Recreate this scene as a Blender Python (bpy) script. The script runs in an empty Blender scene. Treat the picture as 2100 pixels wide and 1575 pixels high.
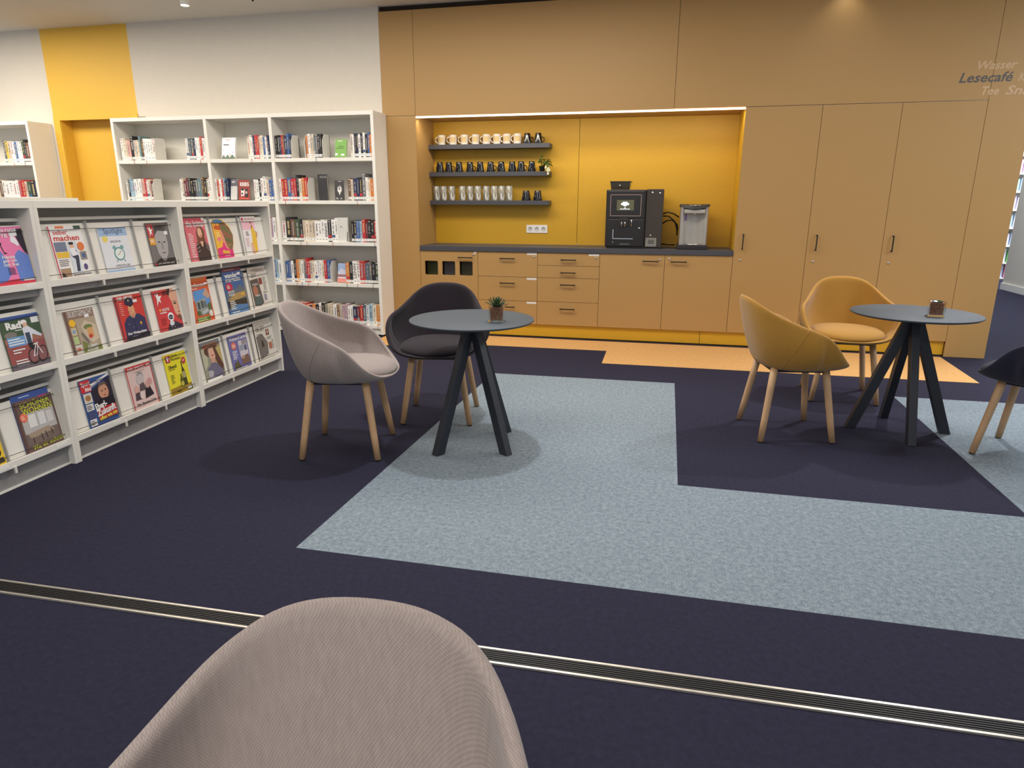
import bpy, math, random
from mathutils import Vector, Matrix, Euler
random.seed(7)
C = bpy.context.scene.collection
PI = math.pi

# ------------------------------------------------------------------ camera, world, lights, exposure
scn = bpy.context.scene
scn.view_settings.view_transform = 'Standard'
scn.view_settings.look = 'None'
scn.view_settings.gamma = 1.0
scn.view_settings.use_curve_mapping = False
scn.view_settings.exposure = -0.10

CAM = Vector((2.4228, -6.387, 1.2939))
PITCH, ROLL, YAW, FOC = 0.2662, -0.0020, 0.2267, 1358.9
def cam_rot():
    ca, sa, cb, sb, cc, sc = math.cos(PITCH), math.sin(PITCH), math.cos(ROLL), math.sin(ROLL), math.cos(YAW), math.sin(YAW)
    Rz = Matrix(((cc, -sc, 0), (sc, cc, 0), (0, 0, 1)))
    Rx = Matrix(((1, 0, 0), (0, ca, sa), (0, -sa, ca)))
    Ry = Matrix(((cb, 0, sb), (0, 1, 0), (-sb, 0, cb)))
    M = Rz @ Rx @ Ry                     # columns: right, forward, up
    r, f, u = M.col[0], M.col[1], M.col[2]
    return Matrix((r, u, -f)).transposed()
cam_d = bpy.data.cameras.new('camera')
cam_d.sensor_fit = 'HORIZONTAL'
cam_d.sensor_width = 36.0
cam_d.lens = 36.0 * FOC / 2100.0
cam_d.clip_start = 0.05
cam_d.clip_end = 100
cam = bpy.data.objects.new('camera', cam_d)
cam.matrix_world = Matrix.Translation(CAM) @ cam_rot().to_4x4()
C.objects.link(cam)
scn.camera = cam

world = bpy.data.worlds.new('world')
scn.world = world
world.use_nodes = True
bg = world.node_tree.nodes['Background']
bg.inputs[0].default_value = (0.84, 0.90, 1.0, 1)
bg.inputs[1].default_value = 0.80

def spot(x, y, z, power, tx, ty, tz=0, size=110, blend=0.6, col=(1, 0.90, 0.78), rad=0.06):
    d = bpy.data.lights.new('ceiling_spotlight', 'SPOT')
    d.energy = power; d.spot_size = math.radians(size); d.spot_blend = blend; d.color = col
    d.shadow_soft_size = rad
    o = bpy.data.objects.new('ceiling_spotlight', d)
    o.location = (x, y, z)
    o.rotation_euler = (Vector((tx, ty, tz)) - Vector((x, y, z))).to_track_quat('-Z', 'Y').to_euler()
    C.objects.link(o)
def area(x, y, z, power, sx, sy, col=(1, 0.93, 0.84), rot=(0, 0, 0)):  # added out-of-view fill lights under the ceiling, not actual fixtures
    d = bpy.data.lights.new('ceiling_light_panel', 'AREA')
    d.shape = 'RECTANGLE'; d.size = sx; d.size_y = sy; d.energy = power; d.color = col
    o = bpy.data.objects.new('ceiling_light_panel', d)
    o.location = (x, y, z); o.rotation_euler = rot
    C.objects.link(o)
WARM = (1.0, 0.91, 0.79)
NEUT = (1.0, 0.94, 0.87)
COOL = (0.88, 0.94, 1.0)
spot(1.56, -2.73, 2.97, 165, 1.6, -3.0, size=100, blend=0.95, col=(0.95, 0.97, 1.0))
spot(4.50, -0.85, 2.97, 235, 4.5, -2.1, size=98, blend=0.95, col=(0.97, 0.97, 1.0))
spot(3.70, -0.13, 3.02, 3.0, 3.70, -0.03, 2.4, size=100, blend=1.0, rad=0.03, col=(1, 0.97, 0.92))
area(-1.9, -1.9, 3.03, 84, 3.4, 1.2, col=WARM)
area(-4.4, -1.6, 3.03, 80, 1.6, 1.2, col=WARM)
area(1.1, -1.7, 3.03, 60, 2.4, 0.8, col=NEUT)
area(3.9, -1.9, 3.03, 24, 1.6, 0.8, col=NEUT)
area(0.9, -4.4, 3.03, 30, 1.5, 1.0, col=NEUT)
area(2.2, -7.3, 3.03, 95, 1.5, 0.8, col=NEUT)  # added fill behind the camera, brightens the foreground chair
area(6.3, 2.6, 3.03, 170, 1.2, 4.5, col=(0.86, 0.92, 1.0))
area(6.6, -2.4, 3.03, 110, 1.4, 2.0, col=(0.86, 0.92, 1.0))  # added cool fill, tints the right-hand side
area(8.4, 6.4, 3.03, 230, 2.0, 0.8, col=(0.84, 0.90, 1.0))

# ------------------------------------------------------------------ materials
MATS = {}
def lin(c):
    return tuple(((v / 255) / 12.92 if v / 255 <= 0.04045 else ((v / 255 + 0.055) / 1.055) ** 2.4) for v in c)
def nn(t, typ, **kw):
    n = t.nodes.new(typ)
    for k, v in kw.items():
        setattr(n, k, v)
    return n
def mat(name, rgb, rough=0.6, metal=0.0, noise=0.0, scale=60, bump=0.0, coat=0.0, spec=None, detail=3, stretch=None, trans=0.0, emit=0.0):
    key = (name, tuple(rgb))
    if key in MATS:
        return MATS[key]
    m = bpy.data.materials.new(name)
    m.use_nodes = True
    t = m.node_tree
    b = t.nodes['Principled BSDF']
    col = lin(rgb)
    b.inputs['Base Color'].default_value = (*col, 1)
    b.inputs['Roughness'].default_value = rough
    b.inputs['Metallic'].default_value = metal
    if spec is not None:
        b.inputs['Specular IOR Level'].default_value = spec
    if coat:
        b.inputs['Coat Weight'].default_value = coat
    if trans:
        b.inputs['Transmission Weight'].default_value = trans
        b.inputs['IOR'].default_value = 1.45
    if emit:
        b.inputs['Emission Color'].default_value = (*col, 1)
        b.inputs['Emission Strength'].default_value = emit
    tc = nn(t, 'ShaderNodeTexCoord')
    mp = nn(t, 'ShaderNodeMapping')
    if stretch:
        mp.inputs['Scale'].default_value = stretch
    t.links.new(tc.outputs['Object'], mp.inputs['Vector'])
    nz = nn(t, 'ShaderNodeTexNoise')
    nz.inputs['Scale'].default_value = scale
    nz.inputs['Detail'].default_value = detail
    t.links.new(mp.outputs[0], nz.inputs['Vector'])
    nv = max(noise, 0.02)
    mx = nn(t, 'ShaderNodeMix', data_type='RGBA')
    mx.inputs[6].default_value = (*[c * (1 - nv) for c in col], 1)
    mx.inputs[7].default_value = (*[min(1, c * (1 + nv)) for c in col], 1)
    t.links.new(nz.outputs[0], mx.inputs[0])
    t.links.new(mx.outputs[2], b.inputs['Base Color'])
    if bump:
        bp = nn(t, 'ShaderNodeBump')
        bp.inputs['Strength'].default_value = bump
        bp.inputs['Distance'].default_value = 0.001
        t.links.new(nz.outputs[0], bp.inputs['Height'])
        t.links.new(bp.outputs[0], b.inputs['Normal'])
    MATS[key] = m
    return m

def thin_glass():
    m = bpy.data.materials.new('clear_glass'); m.use_nodes = True
    t = m.node_tree; b = t.nodes['Principled BSDF']; out = t.nodes['Material Output']; t.nodes.remove(b)
    tr = nn(t, 'ShaderNodeBsdfTransparent'); tr.inputs[0].default_value = (0.95, 0.96, 0.95, 1)
    gl = nn(t, 'ShaderNodeBsdfGlossy'); gl.inputs['Roughness'].default_value = 0.04; gl.inputs[0].default_value = (1, 1, 1, 1)
    fr = nn(t, 'ShaderNodeLayerWeight'); fr.inputs['Blend'].default_value = 0.22
    mx = nn(t, 'ShaderNodeMixShader')
    t.links.new(fr.outputs['Fresnel'], mx.inputs[0]); t.links.new(tr.outputs[0], mx.inputs[1]); t.links.new(gl.outputs[0], mx.inputs[2]); t.links.new(mx.outputs[0], out.inputs[0])
    return m
def speckle(name, dark, mid, light, scale, rough=0.95, lo=0.35, hi=0.65, bump=0.4):
    m = bpy.data.materials.new(name); m.use_nodes = True
    t = m.node_tree; b = t.nodes['Principled BSDF']
    b.inputs['Roughness'].default_value = rough
    b.inputs['Specular IOR Level'].default_value = 0.15
    tc = nn(t, 'ShaderNodeTexCoord')
    nz = nn(t, 'ShaderNodeTexNoise'); nz.inputs['Scale'].default_value = scale; nz.inputs['Detail'].default_value = 4; nz.inputs['Roughness'].default_value = 0.75
    n2 = nn(t, 'ShaderNodeTexNoise'); n2.inputs['Scale'].default_value = scale * 0.12; n2.inputs['Detail'].default_value = 3
    t.links.new(tc.outputs['Object'], nz.inputs['Vector']); t.links.new(tc.outputs['Object'], n2.inputs['Vector'])
    add = nn(t, 'ShaderNodeMath', operation='MULTIPLY_ADD'); add.inputs[1].default_value = 0.25
    t.links.new(n2.outputs[0], add.inputs[0]); t.links.new(nz.outputs[0], add.inputs[2])
    sub = nn(t, 'ShaderNodeMath', operation='SUBTRACT'); sub.inputs[1].default_value = 0.125
    t.links.new(add.outputs[0], sub.inputs[0])
    cr = nn(t, 'ShaderNodeValToRGB')
    e = cr.color_ramp.elements
    e[0].position = lo; e[0].color = (*lin(dark), 1); e[1].position = hi; e[1].color = (*lin(light), 1)
    k = e.new((lo + hi) / 2); k.color = (*lin(mid), 1)
    t.links.new(sub.outputs[0], cr.inputs[0]); t.links.new(cr.outputs[0], b.inputs['Base Color'])
    bp = nn(t, 'ShaderNodeBump'); bp.inputs['Strength'].default_value = bump; bp.inputs['Distance'].default_value = 0.002
    t.links.new(nz.outputs[0], bp.inputs['Height']); t.links.new(bp.outputs[0], b.inputs['Normal'])
    return m

def fabric(name, rgb, var=0.18, period=0.0026, bump=0.35, sheen=0.2):
    m = bpy.data.materials.new(name); m.use_nodes = True
    t = m.node_tree; b = t.nodes['Principled BSDF']
    b.inputs['Roughness'].default_value = 0.9
    b.inputs['Specular IOR Level'].default_value = 0.2
    b.inputs['Sheen Weight'].default_value = sheen
    tc = nn(t, 'ShaderNodeTexCoord')
    sc = 2 * PI / (20 * period)
    outs = []
    for dirn in ((1, 1, 0.9), (1, 1, -0.9)):
        mp = nn(t, 'ShaderNodeMapping'); mp.inputs['Scale'].default_value = dirn
        t.links.new(tc.outputs['Object'], mp.inputs['Vector'])
        w = nn(t, 'ShaderNodeTexWave', bands_direction='DIAGONAL'); w.inputs['Scale'].default_value = sc; w.inputs['Distortion'].default_value = 0.6
        w.inputs['Detail'].default_value = 1
        t.links.new(mp.outputs[0], w.inputs['Vector']); outs.append(w.outputs['Fac'])
    mul = nn(t, 'ShaderNodeMath', operation='ADD'); t.links.new(outs[0], mul.inputs[0]); t.links.new(outs[1], mul.inputs[1])
    half = nn(t, 'ShaderNodeMath', operation='MULTIPLY'); half.inputs[1].default_value = 0.30; t.links.new(mul.outputs[0], half.inputs[0])
    nz = nn(t, 'ShaderNodeTexNoise'); nz.inputs['Scale'].default_value = 150; nz.inputs['Detail'].default_value = 5
    mp2 = nn(t, 'ShaderNodeMapping'); mp2.inputs['Scale'].default_value = (1, 1, 0.08)
    t.links.new(tc.outputs['Object'], mp2.inputs['Vector']); t.links.new(mp2.outputs[0], nz.inputs['Vector'])
    ad = nn(t, 'ShaderNodeMath', operation='MULTIPLY_ADD'); ad.inputs[1].default_value = 0.60
    t.links.new(nz.outputs[0], ad.inputs[0]); t.links.new(half.outputs[0], ad.inputs[2])
    mx = nn(t, 'ShaderNodeMix', data_type='RGBA')
    c = lin(rgb)
    mx.inputs[6].default_value = (*[v * (1 - var) for v in c], 1); mx.inputs[7].default_value = (*[min(1, v * (1 + var)) for v in c], 1)
    t.links.new(ad.outputs[0], mx.inputs[0]); t.links.new(mx.outputs[2], b.inputs['Base Color'])
    bp = nn(t, 'ShaderNodeBump'); bp.inputs['Strength'].default_value = bump; bp.inputs['Distance'].default_value = 0.0008
    t.links.new(half.outputs[0], bp.inputs['Height']); t.links.new(bp.outputs[0], b.inputs['Normal'])
    return m

def paper(rgb):
    return mat('printed_colour', rgb, rough=0.45, noise=0.02, scale=40)

WALL = mat('white_wall_paint', (216, 208, 194), 0.75, noise=0.03, scale=14, bump=0.05)
CEIL = mat('white_ceiling_paint', (222, 216, 206), 0.85, noise=0.02, scale=8)
YEL = mat('yellow_wall_paint', (230, 182, 62), 0.55, noise=0.03, scale=20)
NYEL = mat('yellow_laminate', (204, 156, 30), 0.5, noise=0.04, scale=30)
BOARD = mat('ochre_fibreboard', (178, 139, 82), 0.5, noise=0.07, scale=130, detail=6, stretch=(1, 1, 1))
GAPM = mat('dark_gap', (48, 34, 20), 0.9)
ANTH = mat('anthracite_laminate', (70, 70, 76), 0.45, noise=0.05, scale=90)
WSTEEL = mat('white_powdercoat', (234, 230, 220), 0.4, noise=0.02, scale=50)
WBACK = mat('pale_grey_panel', (222, 218, 208), 0.5, noise=0.02, scale=50)
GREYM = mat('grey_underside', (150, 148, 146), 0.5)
BLKM = mat('black_metal', (32, 28, 28), 0.4, metal=0.3)
WIREM = mat('dark_wire', (70, 66, 66), 0.35, metal=0.8)
CHROME = mat('chrome', (215, 215, 212), 0.22, metal=1.0)
ALU = mat('brushed_aluminium', (196, 190, 178), 0.38, metal=0.7, noise=0.15, scale=60)
OAK = mat('oak_wood', (190, 152, 112), 0.5, noise=0.16, scale=40, detail=5, stretch=(3, 3, 0.25), bump=0.1)
TABTOP = mat('slate_table_laminate', (56, 64, 71), 0.65, noise=0.05, scale=200)
TABLEG = mat('dark_blue_grey_steel', (36, 39, 46), 0.45, noise=0.04, scale=80)
GLASS = thin_glass()
def patterned_glass():
    m = thin_glass(); m.name = 'patterned_glass'; t = m.node_tree; out = t.nodes['Material Output']
    src = out.inputs[0].links[0].from_socket
    tc = nn(t, 'ShaderNodeTexCoord'); mp = nn(t, 'ShaderNodeMapping'); mp.inputs['Scale'].default_value = (1, 1, 0.16)
    nz = nn(t, 'ShaderNodeTexNoise'); nz.inputs['Scale'].default_value = 95; nz.inputs['Detail'].default_value = 2
    cr = nn(t, 'ShaderNodeValToRGB'); cr.color_ramp.elements[0].position = 0.50; cr.color_ramp.elements[0].color = (0.10, 0.10, 0.10, 1); cr.color_ramp.elements[1].position = 0.60; cr.color_ramp.elements[1].color = (0.75, 0.75, 0.75, 1)
    df = nn(t, 'ShaderNodeBsdfDiffuse'); df.inputs[0].default_value = (0.85, 0.84, 0.78, 1)  # white streaks: ribbed pattern plus caught LED light put into the colour
    mx = nn(t, 'ShaderNodeMixShader')
    t.links.new(tc.outputs['Object'], mp.inputs[0]); t.links.new(mp.outputs[0], nz.inputs['Vector']); t.links.new(nz.outputs[0], cr.inputs[0]); t.links.new(cr.outputs[0], mx.inputs[0])
    t.links.new(src, mx.inputs[1]); t.links.new(df.outputs[0], mx.inputs[2]); t.links.new(mx.outputs[0], out.inputs[0])
    return m
PGLASS = patterned_glass()
LEDM = mat('led_glow', (255, 240, 222), 0.5, emit=3.0)
LAMPG = mat('lamp_glow', (255, 246, 232), 0.5, emit=12)
CARPET = speckle('navy_carpet', (33, 32, 46), (40, 39, 55), (48, 47, 65), 420, lo=0.38, hi=0.62, bump=0.25)
LIGHTC = speckle('pale_flecked_carpet', (74, 86, 98), (118, 130, 138), (154, 163, 168), 430, lo=0.34, hi=0.64, bump=0.4)
ORANGEC = speckle('apricot_carpet', (190, 142, 84), (202, 156, 98), (214, 170, 114), 300, lo=0.38, hi=0.62, bump=0.2)
F_GREY = fabric('mauve_grey_wool', (140, 128, 122), var=0.30)
F_MUST = fabric('mustard_wool', (162, 118, 48), var=0.12)
F_NAVY = fabric('dark_aubergine_wool', (35, 28, 33), var=0.12, sheen=0.1)
F_BLUE = fabric('dark_navy_wool', (34, 34, 50), var=0.12, sheen=0.1)
PAGES = mat('page_paper', (232, 224, 204), 0.8, noise=0.08, scale=400, stretch=(1, 1, 0.02))
STICK = mat('white_sticker', (236, 234, 228), 0.5)
CERW = mat('white_ceramic', (240, 234, 226), 0.18, coat=0.3)
CERB = mat('black_ceramic', (22, 23, 30), 0.15, coat=0.4)
SOIL = speckle('brown_granulate', (88, 60, 46), (132, 94, 74), (176, 134, 110), 160, bump=0.6)
LEAF = mat('succulent_green', (44, 72, 42), 0.45, noise=0.25, scale=60)
LEAF2 = mat('trailing_leaf_green', (66, 92, 34), 0.4, noise=0.25, scale=50)
LEAFW = mat('variegated_leaf', (226, 222, 176), 0.4, noise=0.1, scale=50)

# ------------------------------------------------------------------ mesh helpers
class MB:
    def __init__(s):
        s.v = []; s.f = []; s.mi = []; s.mats = []; s.sm = []
    def mid(s, m):
        if m not in s.mats: s.mats.append(m)
        return s.mats.index(m)
    def add(s, vs, fs, m, smooth=False, M=None):
        o = len(s.v); k = s.mid(m)
        for p in vs:
            p = Vector(p)
            if M is not None: p = M @ p
            s.v.append(tuple(p))
        for f in fs:
            s.f.append([i + o for i in f]); s.mi.append(k); s.sm.append(smooth)
        return s
    def box(s, x0, x1, y0, y1, z0, z1, m, M=None):
        vs = [(x, y, z) for z in (z0, z1) for y in (y0, y1) for x in (x0, x1)]
        return s.add(vs, [(0, 2, 3, 1), (4, 5, 7, 6), (0, 1, 5, 4), (2, 6, 7, 3), (0, 4, 6, 2), (1, 3, 7, 5)], m, False, M)
    def prism(s, pts, z0, z1, m, M=None, smooth=False):      # polygon in XY, extruded in Z
        n = len(pts)
        vs = [(x, y, z0) for x, y in pts] + [(x, y, z1) for x, y in pts]
        fs = [tuple(range(n))[::-1], tuple(range(n, 2 * n))]
        s.add(vs, fs, m, False, M)
        s.add(vs, [(i, (i + 1) % n, n + (i + 1) % n, n + i) for i in range(n)], m, smooth, M)
        return s
    def lathe(s, prof, m, n=32, M=None, sx=1, sy=1, close=False, smooth=True):
        vs = []; fs = []
        for r, z in prof:
            for i in range(n):
                a = 2 * PI * i / n
                vs.append((r * math.cos(a) * sx, r * math.sin(a) * sy, z))
        k = len(prof)
        rng = k if close else k - 1
        for j in range(rng):
            for i in range(n):
                a, b = j * n + i, j * n + (i + 1) % n
                c, d = ((j + 1) % k) * n + (i + 1) % n, ((j + 1) % k) * n + i
                fs.append((a, b, c, d))
        if not close:
            if prof[0][0] > 1e-6: fs.append(tuple(range(n))[::-1])
            if prof[-1][0] > 1e-6: fs.append(tuple(range((k - 1) * n, k * n)))
        return s.add(vs, fs, m, smooth, M)
    def tube(s, pts, r, m, n=8, r2=None, smooth=True, M=None):
        pts = [Vector(p) for p in pts]; k = len(pts); vs = []; fs = []
        up = Vector((0, 0, 1))
        for j, p in enumerate(pts):
            d = (pts[min(j + 1, k - 1)] - pts[max(j - 1, 0)]).normalized()
            u = up if abs(d.z) < 0.95 else Vector((1, 0, 0))
            a = d.cross(u).normalized(); b = d.cross(a).normalized()
            rr = r if r2 is None else r + (r2 - r) * j / (k - 1)
            for i in range(n):
                t = 2 * PI * i / n
                vs.append(p + a * rr * math.cos(t) + b * rr * math.sin(t))
        for j in range(k - 1):
            for i in range(n):
                fs.append((j * n + i, j * n + (i + 1) % n, (j + 1) * n + (i + 1) % n, (j + 1) * n + i))
        fs.append(tuple(range(n))[::-1]); fs.append(tuple(range((k - 1) * n, k * n)))
        return s.add(vs, fs, m, smooth, M)
    def build(s, name, parent=None, bevel=0.0, loc=None):
        me = bpy.data.meshes.new(name)
        me.from_pydata(s.v, [], s.f)
        for m in s.mats: me.materials.append(m)
        me.polygons.foreach_set('material_index', s.mi)
        me.polygons.foreach_set('use_smooth', s.sm)
        me.update()
        o = bpy.data.objects.new(name, me)
        C.objects.link(o)
        if parent is not None: o.parent = parent
        if loc is not None: o.location = loc
        if bevel:
            b = o.modifiers.new('bevel', 'BEVEL'); b.width = bevel; b.segments = 2; b.limit_method = 'ANGLE'
        return o
def tag(o, label, cat, group=None, kind=None):
    o['label'] = label; o['category'] = cat
    if group: o['group'] = group
    if kind: o['kind'] = kind
    return o
def empty(name, loc, rot=(0, 0, 0), label=None, cat=None, group=None):
    o = bpy.data.objects.new(name, None); C.objects.link(o)
    o.empty_display_size = 0.05
    o.location = loc; o.rotation_euler = rot
    if label: tag(o, label, cat, group)
    return o
def struct(o):
    o['kind'] = 'structure'; return o
def copy_tree(o, parent=None):
    c = o.copy(); C.objects.link(c)
    if parent is not None: c.parent = parent
    for ch in list(o.children): copy_tree(ch, c)
    return c
def bx(name, x0, x1, y0, y1, z0, z1, m, parent=None, bevel=0.0):
    return MB().box(x0, x1, y0, y1, z0, z1, m).build(name, parent, bevel)
ORD = ['leftmost', 'second', 'third', 'fourth', 'fifth', 'sixth', 'seventh', 'eighth', 'ninth', 'tenth', 'eleventh', 'twelfth', 'thirteenth', 'fourteenth', 'fifteenth', 'sixteenth', 'seventeenth', 'eighteenth', 'nineteenth', 'twentieth', 'twenty-first', 'twenty-second', 'twenty-third', 'twenty-fourth', 'twenty-fifth', 'twenty-sixth', 'twenty-seventh', 'twenty-eighth', 'twenty-ninth', 'thirtieth', 'thirty-first', 'thirty-second', 'thirty-third', 'thirty-fourth', 'thirty-fifth']
TXT = {}
def text2d(s, bold=0.0, shear=0.0):
    key = (s, bold, shear)
    if key not in TXT:
        cu = bpy.data.curves.new('lettering', 'FONT'); cu.body = s; cu.offset = bold; cu.shear = shear; cu.resolution_u = 2
        o = bpy.data.objects.new('lettering', cu); C.objects.link(o)
        bpy.context.view_layer.update()
        me = bpy.data.meshes.new_from_object(o.evaluated_get(bpy.context.evaluated_depsgraph_get()))
        vs = [(v.co.x, v.co.y) for v in me.vertices]; fs = [tuple(p.vertices) for p in me.polygons]
        bpy.data.objects.remove(o); bpy.data.curves.remove(cu); bpy.data.meshes.remove(me)
        x0 = min(v[0] for v in vs); x1 = max(v[0] for v in vs); y0 = min(v[1] for v in vs); y1 = max(v[1] for v in vs)
        TXT[key] = ([((x - x0) / (x1 - x0), (y - y0) / (y1 - y0)) for x, y in vs], fs)
    return TXT[key]
def put_text(mb, s, x0, z0, x1, z1, y, m, bold=0.02, shear=0.0, rot=0.0, M=None):
    vs, fs = text2d(s, bold, shear)
    cx, cz = (x0 + x1) / 2, (z0 + z1) / 2; ca, sa = math.cos(rot), math.sin(rot)
    out = []
    for a, b in vs:
        dx, dz = x0 + a * (x1 - x0) - cx, z0 + b * (z1 - z0) - cz
        out.append((cx + dx * ca - dz * sa, y, cz + dx * sa + dz * ca))
    mb.add(out, fs, m, False, M)
def spine_text(mb, s, xc, w, z0, z1, y, m, up=True, bold=0.02):      # reads bottom to top
    vs, fs = text2d(s, bold, 0.0)
    out = []
    for a, b in vs:
        if up: out.append((xc + w / 2 - b * w, y, z0 + a * (z1 - z0)))
        else: out.append((xc - w / 2 + b * w, y, z1 - a * (z1 - z0)))
    mb.add(out, fs, m)

# ------------------------------------------------------------------ the setting
fl = MB().box(-7, 10, -9, 12, -0.05, 0.0, CARPET).build('floor'); struct(fl)
ce = MB().box(-7, 10, -9, 12, 3.052, 3.12, CEIL).build('ceiling'); struct(ce)
w = MB()
w.box(-7, -4.17, 0.0, 0.30, 0, 3.052, WALL)
w.box(-4.17, -4.08, 0.0, 0.30, 0, 2.165, YEL)
w.box(-4.17, -3.09, 0.0, 0.30, 2.165, 3.052, YEL)
w.box(-3.0, -0.336, 0.0, 0.30, 0, 2.165, WALL)
w.box(-3.09, -0.336, 0.0, 0.30, 2.165, 3.052, WALL)
struct(w.build('wall_back'))
t1 = MB()
t1.box(-4.165, -3.092, -0.012, 0.0, 2.150, 2.195, YEL)
t1.box(-4.165, -4.085, -0.012, 0.0, 0.0, 2.150, YEL)
struct(t1.build('trim_1'))
d1 = MB().box(-4.08, -3.0, 0.14, 0.18, 0.0, 2.165, YEL).build('door_1'); struct(d1)
MB().box(-3.16, -3.135, 0.10, 0.14, 1.53, 1.68, STICK).build('door_handle', d1)
# corridor wall on the right with its baseboard, and the far end wall
struct(MB().box(7.60, 7.85, -2.0, 5.60, 0, 3.052, WALL).build('wall_right'))
struct(MB().box(7.578, 7.60, -2.0, 5.60, 0, 0.10, WSTEEL).build('baseboard_right'))
struct(MB().box(3, 10, 11.6, 11.9, 0, 3.052, WALL).build('wall_far'))
# carpet zones laid flush into the navy floor
lc = [(1.085, -4.318), (3.564, -4.313), (8.5, -4.28), (8.5, -1.44), (4.015, -1.475), (4.0, -3.37), (2.537, -3.368), (2.532, -1.466), (1.142, -1.486)]
tag(MB().prism(lc, 0.0, 0.0015, LIGHTC).build('carpet_inlay'), 'large pale grey flecked angular carpet area between and in front of the tables', 'carpet')
oc = [(-0.30, -0.385), (-0.12, -0.68), (0.45, -0.68), (0.47, -0.468), (1.935, -0.450), (1.94, -0.945), (4.757, -0.932), (4.806, -0.02), (-0.295, -0.02), (-0.295, -0.385)]
tag(MB().prism(oc[:9], 0.0, 0.0015, ORANGEC).build('carpet_inlay'), 'apricot orange carpet strip along the foot of the wooden cabinets', 'carpet')
# metal floor track
tr = empty('floor_track', (0.19, -4.7985, 0.0), (0, 0, math.radians(1.1)), 'metal and black rubber movement joint strip crossing the navy carpet floor', 'floor joint')
bx('rubber_insert', -4, 5.5, -0.026, 0.026, 0.0, 0.003, mat('black_rubber', (34, 32, 32), 0.5), tr)
rb = MB()
for k in range(6):
    y = -0.022 + k * 0.0085
    rb.box(-4, 5.5, y, y + 0.0032, 0.003, 0.0052, mat('black_rubber', (34, 32, 32), 0.5))
rb.build('rubber_rib', tr)
bx('metal_edge', -4, 5.5, 0.026, 0.034, 0.0, 0.006, ALU, tr)
bx('metal_edge', -4, 5.5, -0.034, -0.026, 0.0, 0.006, ALU, tr)

# ------------------------------------------------------------------ wooden cabinet wall
G = 0.0016
ZC, ZCB, ZN, ZB, ZT = 0.884, 0.837, 2.092, 0.135, 3.008
def panel(x0, x1, z0, z1, label):
    return tag(MB().box(x0 + G, x1 - G, 0, 0.018, z0 + G, z1 - G, BOARD).build('cladding_panel'), label, 'wall panel', 'wooden cladding panels of the cabinet wall')
panel(-0.336, 0.0, 0.02, 2.100, 'narrow ochre wood panel between the white bookcase and the mug niche')
panel(-0.336, 0.0, 2.100, ZT, 'narrow ochre wood panel at ceiling height, above the bookcase end')
panel(0.0, 2.40, ZN, ZT, 'wide ochre wood panel directly above the lit niche')
panel(2.40, 4.835, ZN + 0.003, ZT, 'wide ochre wood panel above the three tall cupboards')
endp = panel(4.835, 5.155, 0.0, ZT, 'full height ochre wood end panel at the right edge of the cabinet wall')
MB().box(5.137, 5.155 - G, 0.018, 0.80, 0, ZT, BOARD).build('side_board', endp)
# dark carcass behind and the shadow gap over it
kk = MB()
kk.box(-0.334, 5.134, 0.0185, 0.024, ZN + 0.02, 3.0, GAPM)
kk.box(-0.334, -0.019, 0.0185, 0.024, 0.02, 2.10, GAPM)
kk.box(0.0, 3.0, 0.5185, 0.524, 0.9, 2.09, GAPM)  # dark sheet added behind the niche seam to block background light
kk.box(3.02, 5.134, 0.60, 0.62, 0.02, 2.10, GAPM)
kk.box(-0.334, 5.136, 0.03, 0.05, 3.0, 3.051, GAPM)
tag(kk.build('cabinet_backing'), 'dark backing with shadow gap between the wooden wall panels and the ceiling', 'backing')
# plinth
pl = empty('plinth', (0, 0, 0), label='yellow kick board along the foot of the kitchen cupboards', cat='kick board')
bx('plinth_board', 0.0, 2.762, 0.022, 0.036, 0.014, ZB, NYEL, pl)
bx('plinth_board', 2.766, 4.832, 0.022, 0.036, 0.014, ZB, NYEL, pl)
bx('plinth_foot_strip', 0.0, 4.832, 0.026, 0.034, 0.0, 0.014, GAPM, pl)  # dark strip fills the gap under the boards, shade put into its colour

def handle(parent, x, z, L=0.142, vert=False):
    m = MB(); r = 0.0045; d = -0.028
    if vert:
        m.box(x - r, x + r, d - r, d + r, z - L / 2, z + L / 2, BLKM)
        for zz in (z - L / 2 + r, z + L / 2 - r): m.box(x - r, x + r, d, 0.0, zz - r, zz + r, BLKM)
    else:
        m.box(x - L / 2, x + L / 2, d - r, d + r, z - r, z + r, BLKM)
        for xx in (x - L / 2 + r, x + L / 2 - r): m.box(xx - r, xx + r, d, 0.0, z - r, z + r, BLKM)
    return m.build('handle', parent, 0.001)
def lock(parent, x, z):
    M = Matrix.Translation((x, 0, z)) @ Matrix.Rotation(PI / 2, 4, 'X')
    m = MB().lathe([(0.0095, 0.0), (0.0095, 0.003), (0.0075, 0.0045), (0, 0.0045)], CHROME, 20, M)
    m.box(x - 0.001, x + 0.001, -0.0052, -0.0045, z - 0.005, z + 0.005, BLKM)
    return m.build('lock', parent)
def sticker(parent, x0, x1, z0, z1):
    m = MB().box(x0, x1, -0.0008, 0, z0, z1, STICK)
    n = max(1, int((x1 - x0) / 0.014))
    for i in range(n):
        a = x0 + 0.004 + i * (x1 - x0 - 0.008) / n
        if n > 1: m.box(a, a + 0.008, -0.0011, -0.0008, (z0 + z1) / 2 - 0.002, (z0 + z1) / 2 + 0.002, mat('label_print', (150, 148, 146)))
    return m.build('label_sticker', parent)
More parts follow.
